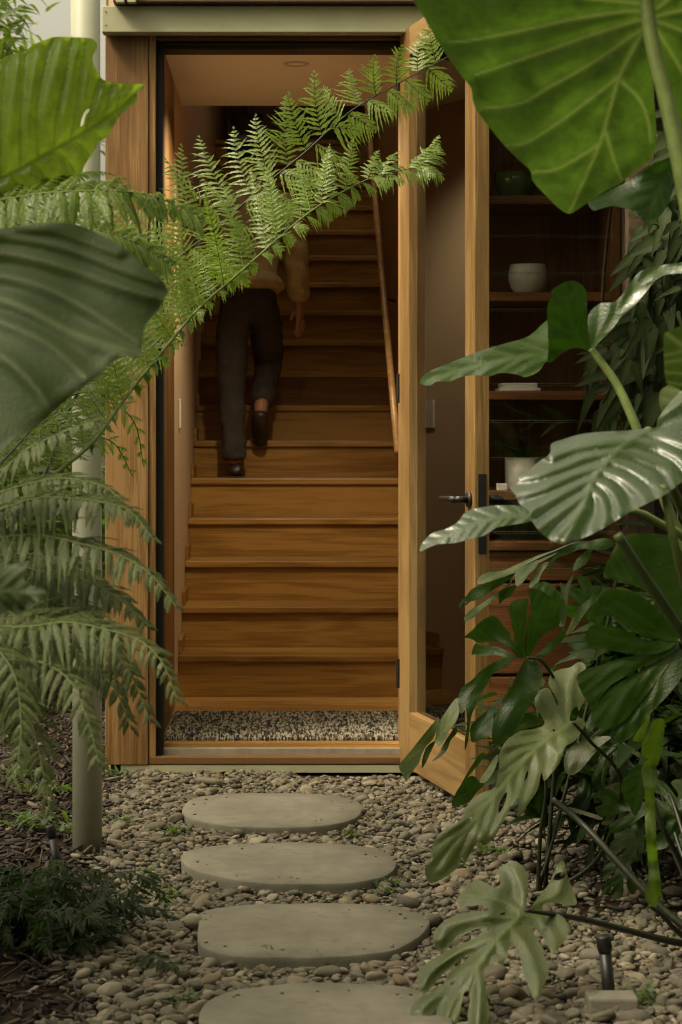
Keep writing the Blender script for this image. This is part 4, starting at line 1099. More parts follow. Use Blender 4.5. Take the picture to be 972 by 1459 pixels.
J_out = Zj([(612, 312), (620, 250), (625, 190), (610, 130), (580, 95), (550, 88), (510, 105), (470, 140), (490, 150), (495, 190), (480, 215), (440, 195), (400, 175), (350, 190), (315, 230), (300, 270), (310, 300), (345, 295), (400, 290), (435, 300), (440, 315), (380, 320), (310, 330), (250, 355), (200, 400), (185, 450), (200, 490), (215, 505), (260, 480), (310, 440), (350, 415), (395, 400), (410, 410), (395, 430), (340, 460), (270, 490), (200, 530), (140, 570), (115, 610), (115, 670), (130, 710), (160, 690), (230, 610), (290, 560), (340, 520), (348, 530), (320, 560), (260, 600), (245, 640), (180, 690), (110, 730), (80, 780), (90, 830), (110, 850), (150, 830), (190, 780), (205, 760), (190, 840), (180, 900), (260, 900), (300, 840), (310, 780), (330, 690), (350, 690), (355, 730), (345, 800), (360, 880), (420, 880), (445, 800), (440, 740), (425, 650), (425, 580), (470, 560), (510, 560), (530, 500), (545, 480), (575, 490), (590, 540), (600, 600), (625, 660), (660, 740), (680, 700), (705, 640), (720, 590), (700, 530), (680, 480), (650, 420), (632, 392), (652, 395), (690, 440), (720, 490), (740, 520), (765, 490), (800, 440), (810, 390), (790, 350), (760, 330), (700, 320), (690, 295), (710, 280), (750, 280), (800, 290), (850, 285), (830, 220), (805, 150), (790, 90), (770, 88), (745, 130), (725, 185), (690, 230), (650, 280), (628, 308)])
J_v = [Zj(v) for v in ([(605, 310), (600, 230), (560, 130)], [(590, 320), (500, 270), (340, 240)], [(560, 350), (440, 345), (260, 380), (210, 450)], [(490, 440), (380, 470), (220, 560), (130, 660)], [(420, 540), (300, 610), (140, 760)], [(350, 640), (270, 760), (230, 880)], [(390, 590), (400, 700), (390, 860)], [(480, 450), (520, 520), (480, 550)], [(540, 390), (610, 470), (660, 600), (665, 700)], [(600, 330), (680, 360), (740, 430), (745, 500)], [(612, 312), (680, 270), (760, 230), (790, 130)])]
J_h = [Zj([(735, 185), (750, 150), (775, 138), (797, 148), (785, 168), (755, 178)]), Zj([(590, 378), (597, 368), (606, 376), (600, 386)]), Zj([(490, 335), (505, 325), (522, 326), (515, 336)]), Zj([(262, 650), (285, 628), (302, 625), (290, 645), (270, 662)])]
Jl = piece(J_out, 3.94, gx=-.1, gy=.85, mid=Zj([(612, 314), (540, 390), (480, 450), (400, 560), (340, 670), (260, 880)]), veins=J_v, vw=1.7, quilt=-.008, wav=.016, holes=J_h, sp=3.0, sm=4, bend=(.10, 0), wfreq=9)
leaf(rp, LM['pale'], [Jl])
stem(rp, [P(749, 1297, 3.96), P(790, 1303, 4.02), P(830, 1310, 4.12), P(880, 1322, 4.22), P(960, 1342, 4.34), (1.0, 4.5, 0)], (.0045, .009), stemd)
def moved(pts, c, k, a):
    ca, sa = math.cos(R(a)) * k, math.sin(R(a)) * k
    return [(c[0] + (x - 710) * ca - (y - 1345) * sa, c[1] + (x - 710) * sa + (y - 1345) * ca) for x, y in pts]


for c_, k_, a_, d_, gx_, gy_ in (((812, 1110), .62, 35, 5.15, .2, .3), ((890, 1050), .66, -35, 5.0, -.2, .2), ((945, 1160), .60, 60, 4.75, -.3, .4), ((862, 905), .55, 110, 5.15, .3, .1), ((905, 1215), .45, -10, 4.85, .1, .6), ((850, 1010), .5, 150, 5.2, .2, .2)):
    leaf(rp, LM['dark'], [piece(moved(J_out, c_, k_, a_), d_, gx=gx_, gy=gy_, mid=moved(Zj([(612, 314), (540, 390), (480, 450), (400, 560), (340, 670), (260, 880)]), c_, k_, a_), nv=5, ang=45, vw=1.5, quilt=-.006, wav=.02, sm=4, wfreq=9)])
    b0 = moved([(749, 1297)], c_, k_, a_)[0]
    stem(rp, [P(b0[0], b0[1], d_ + .01), P(b0[0] + 25, b0[1] + 30, d_ + .03), ((zx(b0[0], d_) + 1.0) / 2, (d_ + 4.5) / 2 + .1, .3), (1.0, 4.5, 0)], (.003, .006), stemd)
Zm = lambda p: zoom(p, 772, 1030, 4.86)
leaf(rp, LM['lime'], [piece(Zm([(690, 320), (740, 250), (795, 310), (800, 380), (780, 500), (790, 700), (800, 900), (820, 1060), (830, 1180), (845, 1225), (810, 1200), (795, 1270), (760, 1270), (715, 1210), (730, 1130), (740, 1000), (720, 800), (715, 600), (715, 480), (700, 400)]), 4.2, gx=.9, gy=.1, mid=Zm([(745, 255), (755, 700), (780, 1265)]), nv=0, wav=.02, cup=1.5, wfreq=20),
                      piece(Zm([(695, 140), (740, 60), (780, -20), (850, -20), (840, 120), (815, 260), (790, 300), (740, 250), (700, 230)]), 4.25, gx=.7, gy=-.3, mid=Zm([(830, -10), (760, 240)]), nv=3)])
leaf(rp, LM['lime'], [piece(Zm([(630, 120), (660, 60), (720, -20), (745, -90), (750, -30), (710, 80), (690, 125)]), 4.3, gx=.6, gy=-.2, mid=Zm([(745, -80), (650, 120)]), nv=2)])
stem(rp, [P(926, 1291, 4.2), P(945, 1306, 4.25), P(975, 1335, 4.35), (1.0, 4.5, 0)], (.004, .007), stemd)
stem(rp, [P(788, 1139, 4.75), P(820, 1165, 4.7), P(850, 1195, 4.65), P(895, 1244, 4.6), P(950, 1300, 4.55), (1.0, 4.5, 0)], (.007, .010), stemd)
stem(rp, [P(930, 1140, 4.4), P(945, 1180, 4.4), P(975, 1240, 4.45), (1.0, 4.5, 0)], (.005, .008), stemd)
leaf(rp, LM['dark'], [piece(Zm([(550, 470), (570, 380), (640, 310), (700, 290), (715, 400), (705, 520), (680, 600), (640, 645), (600, 560)]), 4.5, gx=.2, gy=.0, mid=Zm([(700, 295), (640, 640)]), nv=4)])
for o_ in ([(180, 580), (260, 600), (415, 650), (405, 672), (300, 640), (200, 610)], [(430, 450), (520, 415), (590, 440), (590, 550), (500, 545), (440, 490)], [(410, 700), (470, 640), (600, 595), (680, 650), (600, 680), (480, 705)], [(470, 840), (560, 760), (700, 690), (715, 735), (620, 800), (520, 850)], [(800, 330), (960, 270), (1100, 300), (1100, 560), (960, 560), (850, 480), (800, 420)], [(820, 640), (940, 620), (1080, 640), (1080, 760), (960, 800), (900, 830), (850, 720)], [(540, 120), (640, 180), (700, 230), (690, 250), (600, 190)], [(170, 200), (300, 110), (480, 95), (400, 170), (240, 350), (160, 330)]):
    leaf(rp, LM['strap'], [piece(Zm(o_), random.uniform(4.85, 5.0), gx=.1, gy=.6, mid=Zm([o_[0], ((o_[0][0] + o_[len(o_) // 2][0]) / 2, (o_[0][1] + o_[len(o_) // 2][1]) / 2), o_[len(o_) // 2]]), nv=3, ang=15, wav=.015, wfreq=14)])

# --- left hand broad leaves
le = empty('elephant_ear_plant', (-1.02, 3.5, 0), 'elephant ear plant at left edge with a torn yellow green leaf', 'plant')
Zp = lambda p: zoom(p, 0, 0, 3.888)
P_out = Zp([(0, 335), (60, 300), (130, 290), (180, 250), (240, 225), (300, 205), (400, 205), (500, 212), (530, 230), (540, 260), (515, 310), (520, 360), (550, 410), (570, 440), (620, 455), (700, 468), (770, 465), (806, 475), (760, 510), (755, 560), (700, 610), (650, 660), (615, 730), (580, 770), (550, 785), (520, 840), (470, 915), (440, 990), (380, 1060), (300, 1110), (200, 1150), (100, 1180), (0, 1200), (-200, 1200), (-350, 1000), (-400, 700), (-300, 450), (-150, 360)])
P_v = [Zp(v) for v in ([(640, 612), (660, 540), (690, 470)], [(560, 665), (600, 560), (620, 455)], [(470, 730), (510, 560), (550, 430)], [(390, 775), (420, 600), (440, 420), (480, 215)], [(300, 825), (310, 650), (360, 420), (400, 210)], [(210, 875), (200, 650), (230, 450), (290, 215)], [(110, 930), (110, 700), (130, 500), (150, 290)], [(0, 990), (0, 700), (30, 450), (60, 300)], [(620, 625), (640, 660)], [(500, 710), (560, 770)], [(400, 770), (470, 830), (500, 870)], [(300, 825), (380, 900), (430, 990)], [(180, 890), (260, 1000), (300, 1100)], [(60, 955), (120, 1060), (140, 1160)])]
P_h = [Zp([(446, 700), (455, 655), (470, 620), (492, 600), (498, 612), (476, 640), (462, 690)])]
leaf(le, LM['back'], [piece(P_out, 3.9, gx=.1, gy=-.35, mid=Zp([(-250, 1090), (-50, 1010), (100, 940), (330, 810), (500, 710), (650, 605), (800, 478)]), veins=P_v, vw=1.6, quilt=.012, wav=.022, holes=P_h, sp=3.4, wfreq=9, cup=.3)])
stem(le, [P(-60, 275, 3.9), P(-140, 330, 3.85), P(-230, 600, 3.7), (-1.02, 3.5, 0)], (.008, .016), stemg)
lq = empty('broad_leaf_plant', (-.80, 2.6, 0), 'out of focus dark broad leaf with grey sheen at left foreground', 'plant')
Zq = lambda p: zoom(p, 0, 280, 3.84)
Q_out = Zq([(0, 175), (150, 155), (330, 142), (420, 155), (520, 190), (610, 240), (700, 300), (780, 370), (850, 420), (920, 510), (900, 560), (870, 620), (800, 700), (785, 760), (778, 820), (778, 865), (740, 885), (690, 870), (650, 885), (600, 920), (570, 960), (500, 1010), (430, 1060), (370, 1110), (290, 1180), (240, 1230), (150, 1290), (60, 1340), (0, 1390), (-200, 1400), (-400, 1100), (-400, 500), (-200, 220)])
Q_v = [Zq(v) for v in ([(-100, 540), (100, 590), (300, 700), (500, 800), (720, 880)], [(-100, 420), (100, 450), (300, 520), (520, 640), (760, 800)], [(-50, 300), (150, 330), (400, 400), (650, 490), (890, 560)], [(0, 215), (250, 250), (450, 310), (650, 390), (870, 470)], [(100, 175), (300, 190), (480, 250), (640, 310)], [(-100, 650), (100, 720), (300, 830), (480, 1000)], [(-150, 800), (50, 900), (200, 1050), (280, 1180)])]
leaf(lq, LM['broad'], [piece(Q_out, 2.75, gx=.1, gy=.55, mid=Zq([(-300, 520), (0, 560), (200, 640), (400, 745), (600, 815), (775, 866)]), veins=Q_v, vw=2.4, quilt=-.010, wav=.022, sp=4.0, wfreq=9, bend=(.05, 0))])
stem(lq, [P(-90, 420, 2.75), P(-150, 520, 2.7), P(-300, 800, 2.65), (-.80, 2.6, 0)], (.008, .014), stemg)
Zr = lambda p: zoom(p, 0, 560, 3.6)
leaf(lq, LM['broad'], [piece(Zr([(0, 900), (60, 880), (150, 865), (120, 920), (135, 970), (240, 1020), (180, 1080), (100, 1140), (40, 1120), (-50, 1150), (-120, 1000), (-80, 920)]), 3.2, gx=.2, gy=.7, mid=Zr([(-100, 1020), (60, 1020), (235, 1022)]), nv=4, ang=45, quilt=-.006, wav=.02, wfreq=16)])
stem(lq, [P(-25, 843, 3.2), P(-60, 860, 3.15), P(-200, 1000, 2.9), (-.80, 2.62, 0)], (.005, .01), stemg)

# ------------------------------------------------------------------ ferns
def lance(t): return min(1.0, .45 + t * 5) * max(0.0, 1 - t) ** .75


def add_leaflet(Vv, Ff, p, d_, n_, Ln, Wd, segs, droop, teeth=.0, bv=None):
    s_ = d_.cross(n_); b0 = len(Vv)
    for i in range(segs + 1):
        t = i / segs
        c_ = p + d_ * (Ln * t) - n_ * (droop * Ln * t * t)
        if bv is not None: c_ = c_ + bv * (Ln * t * t)
        w_ = Wd * lance(t) * (1 - teeth * (i % 2))
        if i == segs: w_ = Wd * .03
        Vv.append(c_ - s_ * w_ + n_ * (w_ * .22)); Vv.append(c_); Vv.append(c_ + s_ * w_ + n_ * (w_ * .22))
    for i in range(segs):
        a = b0 + i * 3
        Ff.append((a, a + 1, a + 4, a + 3)); Ff.append((a + 1, a + 2, a + 5, a + 4))


def frond(parent, pts, mat, stemmat, n=26, Lmax=.22, u0=.15, ang=68, up=Vector((0, -1, .35)), droop=.25, pin=14, plen=.042, pw=.0055, level=2, peak=.3, sag=Vector((0, 0, -1)), rr_=(.006, .0015), jitter=.12, sides=(1.0, 1.0), segs=6, tip=.12, teeth=.45, curl=0.0, pang=66, twist=.25):
    q = resample(np.array([tuple(p) for p in cr([tuple(p) for p in pts], 10)]), .01)
    m = len(q)
    Vv, Ff = [], []
    rb = MB()
    rs = [rr_[0] + (rr_[1] - rr_[0]) * i / (m - 1) for i in range(m)]
    for sd_i, sd in enumerate((1, -1)):
        for k in range(n):
            u = u0 + (1 - u0) * ((k + (.5 if sd > 0 else .0)) / n)
            i = min(int(u * (m - 1)), m - 2)
            p = Vector(q[i]); T = Vector(q[i + 1] - q[i]).normalized()
            up_ = (up - T * up.dot(T)).normalized()
            S = up_.cross(T) * sd
            v = (u - u0) / (1 - u0)
            prof = (v / peak) ** .6 if v < peak else max(tip, 1 - ((v - peak) / (1 - peak)) ** 1.5)
            sf = sides[sd_i](v) if callable(sides[sd_i]) else sides[sd_i]
            Ln = Lmax * prof * sf * random.uniform(.82, 1.1)
            if Ln < .008: continue
            a = R(ang - 18 * v + random.gauss(0, 7)); drp = droop * random.uniform(.5, 1.35)
            d_ = (T * math.cos(a) + S * math.sin(a) + up_ * random.gauss(.05, jitter)).normalized()
            n_ = (up_ - d_ * up_.dot(d_)).normalized()
            n_ = (n_ + d_.cross(n_) * random.gauss(0, twist)).normalized()
            if level == 1:
                gd = (d_ + sag * droop * .5).normalized()
                n2_ = (n_ - gd * n_.dot(gd)).normalized()
                add_leaflet(Vv, Ff, p, gd, n2_, Ln, pw, segs, droop * .5, teeth)
                continue
            # pinna rachis curves under its weight
            ns = max(5, int(pin * (Ln / Lmax) ** .6)); c_ = p.copy(); dd = d_.copy()
            line = [c_.copy()]
            for j in range(ns):
                t = (j + 1) / ns
                dd = (dd + sag * (drp / ns * 1.6) + T * (curl / ns)).normalized()
                c_ = c_ + dd * (Ln / ns)
                line.append(c_.copy())
                nn = (n_ - dd * n_.dot(dd)).normalized()
                ss = dd.cross(nn)
                pl_ = plen * (1 - t ** 1.8) * (.62 + .38 * min(1, t * 4)) * (Ln / Lmax) ** .35 + plen * .06
                for s2 in (1, -1):
                    b2 = R(pang - 16 * t)
                    ld = (dd * math.cos(b2) + ss * s2 * math.sin(b2) + nn * random.gauss(.02, .10)).normalized()
                    ln_ = (nn - ld * nn.dot(ld)).normalized()
                    add_leaflet(Vv, Ff, c_ - dd * (Ln / ns) * random.uniform(.3, .6), ld, ln_, pl_ * random.uniform(.8, 1.12), pw * random.uniform(.85, 1.15), segs, .12 + droop * .25, teeth, dd * random.uniform(.15, .38) + sag * random.uniform(.10, .75))
            rb.tube(line, [max(.0006, rr_[0] * .22 * (1 - x / len(line))) for x in range(len(line))], 5, cap=False)
    fo = mesh_obj('frond', Vv, Ff, mat, parent, smooth=True)
    rb.tube([Vector(x) for x in q], rs, 8)
    rb.obj('rachis', stemmat, fo, True)
    return fo


tf = empty('tree_fern', (-.80, 4.0, 0), 'tree fern at left whose long fronds arch across the doorway', 'tree fern')
tkp = [Vector((-.80, 4.0, -.05)), Vector((-.80, 4.0, .4)), Vector((-.78, 4.02, .8)), Vector((-.77, 4.03, 1.0))]
MB().tube([Vector(p) for p in cr([tuple(p) for p in tkp], 8)], .075, 16).obj('trunk', stemb, tf, True)
crown = Vector((-.72, 4.05, .98))
# A: lower long frond
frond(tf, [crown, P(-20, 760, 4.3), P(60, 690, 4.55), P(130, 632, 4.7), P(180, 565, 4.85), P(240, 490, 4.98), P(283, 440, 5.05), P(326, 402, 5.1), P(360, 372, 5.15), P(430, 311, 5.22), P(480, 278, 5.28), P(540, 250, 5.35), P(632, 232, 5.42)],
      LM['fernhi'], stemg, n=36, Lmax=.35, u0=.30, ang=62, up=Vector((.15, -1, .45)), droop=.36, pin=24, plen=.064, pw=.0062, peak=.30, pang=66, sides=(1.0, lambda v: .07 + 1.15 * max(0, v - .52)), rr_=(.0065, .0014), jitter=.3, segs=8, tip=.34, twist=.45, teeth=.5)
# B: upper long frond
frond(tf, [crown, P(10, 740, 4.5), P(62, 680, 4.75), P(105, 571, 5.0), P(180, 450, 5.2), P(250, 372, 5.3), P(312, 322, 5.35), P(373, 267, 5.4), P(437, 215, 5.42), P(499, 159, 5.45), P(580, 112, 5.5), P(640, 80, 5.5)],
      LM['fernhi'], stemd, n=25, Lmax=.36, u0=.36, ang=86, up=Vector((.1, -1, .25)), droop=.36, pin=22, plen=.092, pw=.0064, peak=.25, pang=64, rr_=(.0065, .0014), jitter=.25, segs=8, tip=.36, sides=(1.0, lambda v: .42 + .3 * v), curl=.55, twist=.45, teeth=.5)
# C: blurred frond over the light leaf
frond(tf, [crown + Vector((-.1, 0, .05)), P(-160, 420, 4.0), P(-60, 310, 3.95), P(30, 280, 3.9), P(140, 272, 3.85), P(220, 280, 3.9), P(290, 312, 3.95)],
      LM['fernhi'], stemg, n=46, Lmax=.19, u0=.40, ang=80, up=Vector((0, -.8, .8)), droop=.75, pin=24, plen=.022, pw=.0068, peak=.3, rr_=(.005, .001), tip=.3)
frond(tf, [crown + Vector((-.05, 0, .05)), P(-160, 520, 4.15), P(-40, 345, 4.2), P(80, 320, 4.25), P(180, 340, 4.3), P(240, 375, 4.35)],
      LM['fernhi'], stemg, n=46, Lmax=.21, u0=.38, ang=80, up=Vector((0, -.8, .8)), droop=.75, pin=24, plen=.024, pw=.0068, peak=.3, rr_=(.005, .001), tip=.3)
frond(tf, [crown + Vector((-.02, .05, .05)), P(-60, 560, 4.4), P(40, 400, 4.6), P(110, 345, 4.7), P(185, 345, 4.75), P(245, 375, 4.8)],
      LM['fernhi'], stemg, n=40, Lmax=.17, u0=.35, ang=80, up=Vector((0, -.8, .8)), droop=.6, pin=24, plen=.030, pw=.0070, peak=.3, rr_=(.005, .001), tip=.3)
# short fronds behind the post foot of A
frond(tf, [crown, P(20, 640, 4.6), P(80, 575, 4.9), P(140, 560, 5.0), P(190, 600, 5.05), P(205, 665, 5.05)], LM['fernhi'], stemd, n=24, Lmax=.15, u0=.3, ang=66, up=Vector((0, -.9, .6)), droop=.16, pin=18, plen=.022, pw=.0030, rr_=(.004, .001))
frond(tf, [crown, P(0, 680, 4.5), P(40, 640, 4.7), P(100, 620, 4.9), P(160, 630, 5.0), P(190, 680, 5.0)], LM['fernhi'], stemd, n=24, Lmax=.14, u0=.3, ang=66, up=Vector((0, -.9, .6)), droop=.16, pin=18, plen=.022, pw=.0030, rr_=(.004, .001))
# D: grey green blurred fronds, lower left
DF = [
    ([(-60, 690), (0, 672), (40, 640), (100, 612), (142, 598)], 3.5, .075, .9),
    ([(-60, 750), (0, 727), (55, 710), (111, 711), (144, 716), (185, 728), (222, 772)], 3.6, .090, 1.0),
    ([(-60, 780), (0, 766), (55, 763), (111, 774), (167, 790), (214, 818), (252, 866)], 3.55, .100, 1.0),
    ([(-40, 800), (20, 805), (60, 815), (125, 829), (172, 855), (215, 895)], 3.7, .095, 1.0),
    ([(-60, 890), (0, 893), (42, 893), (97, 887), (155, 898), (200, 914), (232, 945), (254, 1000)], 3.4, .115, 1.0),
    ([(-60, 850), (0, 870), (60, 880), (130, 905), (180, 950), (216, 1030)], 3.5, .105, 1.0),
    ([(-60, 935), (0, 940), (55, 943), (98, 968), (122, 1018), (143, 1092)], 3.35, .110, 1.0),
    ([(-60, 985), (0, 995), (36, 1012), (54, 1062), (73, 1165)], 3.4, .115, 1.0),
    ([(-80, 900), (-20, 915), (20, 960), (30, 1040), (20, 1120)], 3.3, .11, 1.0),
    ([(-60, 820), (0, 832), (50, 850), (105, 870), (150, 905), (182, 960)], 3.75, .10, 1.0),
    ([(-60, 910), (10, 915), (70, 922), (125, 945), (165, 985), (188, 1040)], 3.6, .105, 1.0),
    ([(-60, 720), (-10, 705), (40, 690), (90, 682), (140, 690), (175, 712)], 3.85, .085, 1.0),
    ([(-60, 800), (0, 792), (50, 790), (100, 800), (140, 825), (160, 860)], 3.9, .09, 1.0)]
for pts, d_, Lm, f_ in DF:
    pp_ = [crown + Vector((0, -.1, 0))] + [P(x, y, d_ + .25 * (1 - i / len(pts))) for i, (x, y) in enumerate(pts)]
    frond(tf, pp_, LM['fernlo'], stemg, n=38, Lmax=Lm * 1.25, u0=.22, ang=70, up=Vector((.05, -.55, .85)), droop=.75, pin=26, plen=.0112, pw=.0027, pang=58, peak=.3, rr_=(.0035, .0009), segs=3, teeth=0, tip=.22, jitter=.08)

# small dark ground fern, bottom left
gfp = G(58, 1345)
gfern = empty('ground_fern', gfp, 'low dark bushy fern in the bark mulch at bottom left', 'fern')
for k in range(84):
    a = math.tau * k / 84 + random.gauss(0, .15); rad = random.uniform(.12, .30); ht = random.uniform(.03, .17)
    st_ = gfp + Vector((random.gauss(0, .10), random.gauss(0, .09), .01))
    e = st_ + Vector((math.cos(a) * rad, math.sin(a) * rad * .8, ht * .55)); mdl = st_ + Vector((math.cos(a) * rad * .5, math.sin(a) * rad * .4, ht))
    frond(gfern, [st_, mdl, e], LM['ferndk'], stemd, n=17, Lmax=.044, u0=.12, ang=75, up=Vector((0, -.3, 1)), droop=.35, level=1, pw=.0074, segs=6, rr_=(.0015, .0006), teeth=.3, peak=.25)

# ------------------------------------------------------------------ leafy shrubs and trees beyond
def leafcloud(parent, c_, rad, n, ln, mat, name='foliage', wid=.3, droop=.4, hang=False, clumps=12):
    c_ = Vector(c_); Vv, Ff, At = [], [], []
    cl = []
    for k in range(clumps):
        while True:
            q = Vector((random.uniform(-1, 1), random.uniform(-1, 1), random.uniform(-1, 1)))
            if q.length < 1: break
        cl.append(q)
    for k in range(n):
        q = random.choice(cl) + Vector((random.gauss(0, .22), random.gauss(0, .22), random.gauss(0, .22)))
        p = c_ + Vector((q.x * rad[0], q.y * rad[1], q.z * rad[2]))
        if p.z < .03: p.z = random.uniform(.03, .3)
        if hang: d_ = Vector((random.gauss(0, .35), random.gauss(-.15, .3), -1)).normalized()
        else: d_ = Vector((random.gauss(q.x, .5), random.gauss(q.y, .5), random.gauss(.1, .5))).normalized()
        u_ = Vector((random.gauss(0, .4), random.gauss(-.6 if hang else 0, .4), 1 if not hang else .4)); n_ = (u_ - d_ * u_.dot(d_))
        if n_.length < .05: continue
        n_.normalize()
        b0 = len(Vv)
        add_leaflet(Vv, Ff, p, d_, n_, ln * random.uniform(.6, 1.2), ln * wid * .5, 6, droop * random.random())
        At += [0, 1, 0] * 7
    return mesh_obj(name, Vv, Ff, mat, parent, smooth=True, attrs={'vein': np.array(At)})


def shrub(name, x, y, h, rad, n, ln, label, cat, mat, group=None, wid=.3, zc=None, clumps=14):
    e = empty(name, (x, y, 0), label, cat, group)
    zc = h * .55 if zc is None else zc
    MB().tube([(x, y, -.05), (x + .03, y, zc * .6), (x, y + .02, zc)], [.03, .022, .012], 8).obj('trunk', stemb, e, True)
    b_ = MB()
    for k in range(7):
        a = random.uniform(0, math.tau)
        b_.tube([(x + .01, y, zc * random.uniform(.4, .8)), (x + math.cos(a) * rad[0] * .4, y + math.sin(a) * rad[1] * .4, zc + random.uniform(-.1, .3) * rad[2]), (x + math.cos(a) * rad[0] * .8, y + math.sin(a) * rad[1] * .8, zc + random.uniform(0, .7) * rad[2])], [.012, .008, .004], 6)
    b_.obj('limb', stemb, e, True)
    leafcloud(e, (x, y, zc), rad, n, ln, mat, 'crown', wid, clumps=clumps)
    return e


shrub('garden_shrub', -1.30, 8.2, 1.5, (.55, .6, .72), 2400, .12, 'leafy shrub behind the tree fern fronds, close to the post', 'shrub', LM['shrub'])
shrub('garden_shrub', -1.75, 9.6, 2.2, (.75, .7, 1.0), 2600, .15, 'taller green shrub behind the left fern, farther back in the garden', 'shrub', LM['shrub'], wid=.36)
shrub('garden_shrub', -1.05, 10.5, 1.7, (.34, .7, .85), 1700, .12, 'narrow shrub seen between the round post and the house corner', 'shrub', LM['shrub'])
shrub('garden_tree', -1.78, 10.4, 4.4, (.55, .8, .62), 1300, .15, 'long leaved tree at upper left against the white sky', 'tree', LM['shrub'], wid=.24, zc=3.30, clumps=18)
shrub('garden_tree', -1.60, 12.5, 3.4, (.50, .8, .5), 600, .20, 'thin leaved branch tips by the round post below white sky', 'tree', LM['shrub'], wid=.16, zc=3.05, clumps=9)

# climber with hanging narrow leaves
cb = empty('climbing_plant', (1.45, 6.75, 0), 'climber with hanging narrow grey green leaves at right of the window', 'climbing plant')
bk = MB()
for k in range(22):
    x = random.uniform(1.18, 1.7); y = random.uniform(6.62, 6.9)
    bk.tube([Vector(p) for p in cr([(x + .1, y, 0), (x + random.uniform(-.1, .1), y, .8), (x + random.uniform(-.1, .1), y, 1.5), (x, y, 2.2)], 6)], .006, 6)
bk.tube([(1.62, 6.95, -.05), (1.6, 6.95, 1.2), (1.62, 6.95, 2.6)], .07, 14)
bk.obj('stem', stemb, cb, True)
random.seed(11)
Vv, Ff, At = [], [], []
for k in range(620):
    z = 1.12 + 1.22 * random.random() ** .9
    xe = 1.13 + .30 * max(0, (z - 1.55)) - (.06 if z < 1.5 else 0)
    x = xe + abs(random.gauss(0, .22)); y = random.uniform(6.35, 6.66) + .1 * (x - 1.1)
    d_ = Vector((random.gauss(-.25, .3), random.gauss(-.18, .25), -1)).normalized()
    if random.random() < .2: d_ = Vector((random.gauss(-.9, .3), random.gauss(-.2, .3), random.gauss(-.4, .3))).normalized()
    u_ = Vector((random.gauss(-.2, .45), -1, .5)); n_ = (u_ - d_ * u_.dot(d_)).normalized()
    ln = random.uniform(.055, .185)
    add_leaflet(Vv, Ff, Vector((x, y, z)), d_, n_, ln, ln * random.uniform(.13, .20), 7, random.uniform(0, .35)); At += [0, .9, 0] * 8
mesh_obj('foliage', Vv, Ff, LM['climb'], cb, smooth=True, attrs={'vein': np.array(At)})
# dark boundary fence behind the right hand planting
fe = empty('garden_fence', (2.4, 7.4, 0), 'dark stained board fence behind the climber on the right', 'fence')
b_ = MB()
for k in range(16):
    x = 1.36 + k * .152
    b_.box(x, x + .145, 7.40, 7.42, .0, 1.80 + .004 * (k % 3), .002)
b_.obj('board', WD['dark'], fe)
boxo('rail', 1.36, 3.8, 7.421, 7.47, 1.5, 1.58, WD['dark'], fe)
boxo('rail', 1.36, 3.8, 7.421, 7.47, .4, .48, WD['dark'], fe)
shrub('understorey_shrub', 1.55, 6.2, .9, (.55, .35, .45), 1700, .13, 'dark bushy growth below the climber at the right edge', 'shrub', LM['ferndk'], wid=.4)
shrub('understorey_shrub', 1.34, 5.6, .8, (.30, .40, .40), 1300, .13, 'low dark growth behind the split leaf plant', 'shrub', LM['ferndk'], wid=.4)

shrub('understorey_shrub', .95, 5.25, .6, (.30, .35, .26), 900, .12, 'low dark growth added under the split leaves to shade the gravel', 'shrub', LM['ferndk'], wid=.4, zc=.42)  # foliage added to put the gravel here in shade
shrub('understorey_shrub', 1.30, 4.95, .7, (.30, .35, .30), 900, .13, 'dark growth added behind the lime coloured leaf to shade the gravel', 'shrub', LM['ferndk'], wid=.4, zc=.45)  # second clump added to deepen the shade on the ground
# ------------------------------------------------------------------ small things on the ground
def spike_light(px, py, h, r, lean, label):
    p = G(px, py)
    e = empty('spike_light', p, label, 'garden light', 'black garden spike lights')
    top = p + Vector((lean, 0, h))
    MB().tube([p + Vector((0, 0, -.03)), top], r, 16).obj('post', black, e, True)
    ax = (top - p).normalized()
    MB().tube([top + ax * .0005, top + ax * .012, top + ax * .034, top + ax * .036], [r * 1.02, r * 1.22, r * 1.22, r * 1.1], 18).obj('lamp_head', black, e, True)
    return e


spike_light(87, 1245, .095, .011, -.022, 'black spike light leaning in the mulch beside the pale post')
sl2 = spike_light(872, 1437, .115, .013, -.014, 'black spike light standing on a block among pebbles lower right')
bl = G(872, 1445)
lab(boxo('stone_block', bl.x - .052, bl.x + .05, bl.y - .035, bl.y + .03, -.01, .042, concrete, None, .006), 'small rough stone block under the right spike light', 'stone block')

WS = [(240, 1278, .05, 'broad leaved weed in the pebbles left of the second stepping stone'), (250, 1185, .045, 'feathery weed at the left end of the nearest oval stone to door'), (175, 1172, .045, 'grassy weed right of the pale post foot'), (160, 1105, .055, 'fern like weed under the timber corner post'), (500, 1192, .035, 'weed between the first and second stepping stones at right'), (560, 1262, .04, 'weed at the right tip of the second stepping stone'), (548, 1272, .03, 'tiny weed below the right tip of the second stepping stone'), (370, 1368, .04, 'weed along the front edge of the third stepping stone, left'), (470, 1368, .035, 'weed along the front edge of the third stepping stone, middle'), (210, 1245, .03, 'seedling weed in the pebbles right of the dark fern'), (700, 1215, .055, 'small dark weed under the drooping pale leaf'), (268, 1425, .035, 'weed by the left edge of the lowest stepping stone'), (650, 1235, .03, 'weed seedling right of the second stone beneath the leaf tip'), (915, 1425, .05, 'small weed in the pebbles right of the garden light'), (25, 1105, .10, 'low green plant in the mulch at the left edge, under the fern tips'), (78, 1128, .07, 'low green plant in the mulch just left of the pale post'), (40, 1175, .09, 'low green plant in the mulch above the dark bushy fern'), (95, 1185, .05, 'small green plant against the foot of the pale post')]
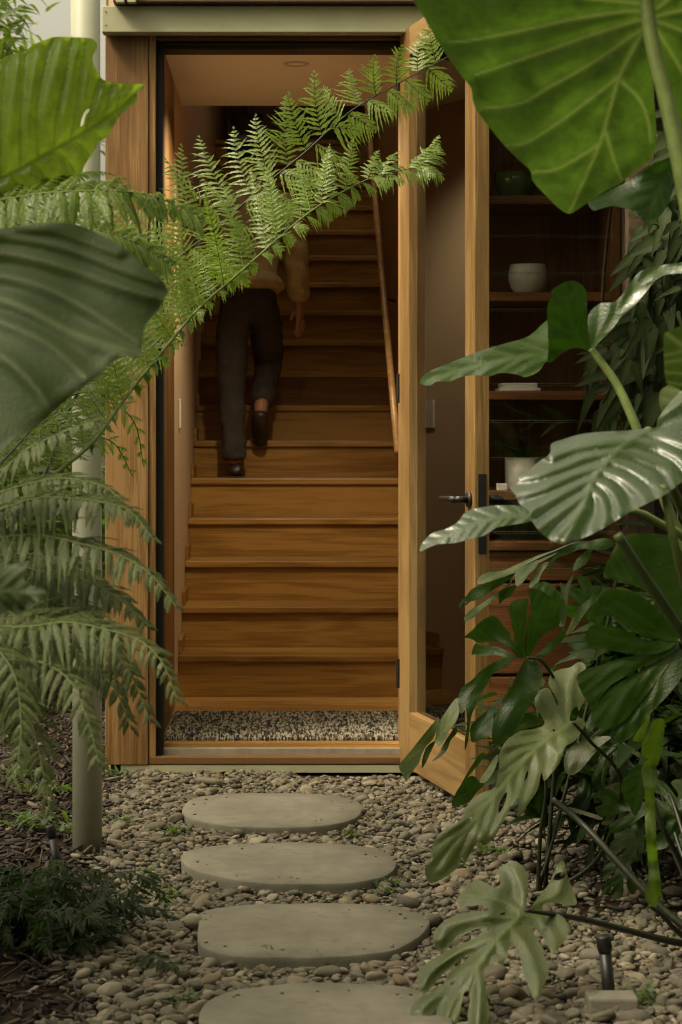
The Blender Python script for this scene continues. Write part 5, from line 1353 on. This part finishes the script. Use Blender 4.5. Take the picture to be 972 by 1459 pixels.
for x, y, s_, l_ in WS:
    p = G(x, y, .015)
    e = empty('weed', p, l_, 'weed', 'weeds growing in the pebbles')
    Vv, Ff, At = [], [], []
    for k in range(34):
        a = random.uniform(0, math.tau); el = random.uniform(.15, 1.2)
        d_ = Vector((math.cos(a) * math.cos(el), math.sin(a) * math.cos(el), math.sin(el)))
        n_ = Vector((0, 0, 1)) - d_ * d_.z
        n_.normalize()
        st_ = p + Vector((random.gauss(0, s_ * .5), random.gauss(0, s_ * .4), random.uniform(0, .01)))
        add_leaflet(Vv, Ff, st_, d_, n_, s_ * random.uniform(.3, .9), s_ * random.uniform(.06, .17), 5, .5); At += [0, .6, 0] * 6
    mesh_obj('foliage', Vv, Ff, LM['shrub'], e, smooth=True, attrs={'vein': np.array(At)})
    MB().tube([p + Vector((0, 0, -.015)), p + Vector((0, 0, .01))], .002, 6).obj('stem', stemg, e)

# leaves of the little shelf plant
Vv, Ff, At = [], [], []
pc = Vector((zx(745, 7.35), 7.35, zd + .10))
for k in range(16):
    a = random.uniform(0, math.tau); el = random.uniform(.3, 1.2)
    d_ = Vector((math.cos(a) * math.cos(el), math.sin(a) * math.cos(el), math.sin(el))); n_ = (Vector((0, 0, 1)) - d_ * d_.z).normalized()
    add_leaflet(Vv, Ff, pc, d_, n_, random.uniform(.09, .15), .022, 6, .5); At += [0, .6, 0] * 7
mesh_obj('foliage', Vv, Ff, LM['dark'], pp, smooth=True, attrs={'vein': np.array(At)})

# ------------------------------------------------------------------ unseen hedge, trees and shrubs added to shade the scene and darken reflections
def hedge(x0, x1, y, h, label):
    e = empty('added_hedge', ((x0 + x1) / 2, y, 0), label, 'hedge')
    MB().box(x0, x1, y - .5, y - .1, 0, h - .25, .05).obj('trunk', stemb, e)
    Vv, Ff = [], []
    for k in range(int((x1 - x0) * h * 70)):
        p = Vector((random.uniform(x0 - .1, x1 + .1), y + random.gauss(0, .08), random.uniform(0, h)))
        d_ = Vector((random.gauss(0, .6), random.gauss(.6, .4), random.gauss(-.2, .5))).normalized(); n_ = Vector((0, .3, 1)); n_ = (n_ - d_ * n_.dot(d_)).normalized()
        add_leaflet(Vv, Ff, p, d_, n_, random.uniform(.12, .26), random.uniform(.03, .055), 4, .4)
    mesh_obj('foliage', Vv, Ff, LM['dark'], e, smooth=True, attrs={'vein': np.zeros(len(Vv))})


hedge(-5, 6, -2.6, 4.4, 'unseen tall hedge added behind the viewpoint to darken the glass reflections')  # added out of view so the louvre glass reflects something dark
shrub('added_shade_tree', -3.65, 3.4, 4.6, (.85, 1.6, .7), 2200, .30, 'unseen tree added overhead on the left to shade the gravel', 'tree', LM['shrub'], zc=4.3, wid=.45, clumps=26)  # added crown, placed to keep sun off the gravel but not the fronds
shrub('added_shade_tree', 2.6, 2.9, 4.4, (2.1, 2.2, .7), 2000, .30, 'unseen tree added overhead on the right to cut the sky light', 'tree', LM['shrub'], zc=4.1, wid=.45, clumps=26)
shrub('added_shade_shrub', -2.2, 2.4, 1.6, (1.0, 1.2, .75), 1800, .18, 'unseen shrub added at left near the viewpoint to shade the ground', 'shrub', LM['dark'], wid=.45, clumps=18)  # added low mass that shades the ground but not the upper facade
shrub('added_shade_shrub', 2.1, 3.4, 1.7, (.8, 1.4, .8), 1800, .18, 'unseen shrub added at right near the viewpoint to shade the ground', 'shrub', LM['dark'], wid=.45, clumps=18)
shrub('added_shade_tree', 1.0, -.4, 4.6, (1.7, 1.7, .5), 1700, .30, 'unseen tree added overhead behind the viewpoint to cut frontal sky light', 'tree', LM['shrub'], zc=4.4, wid=.45, clumps=26)  # added crown that blocks sky fill from the front
shrub('added_shade_tree', -2.1, 1.9, 4.6, (.45, .5, .35), 420, .28, 'small unseen tree crown added at left to shade the lower right gravel', 'tree', LM['shrub'], zc=4.4, wid=.45, clumps=12)  # extra crown added to shade the gravel at lower right
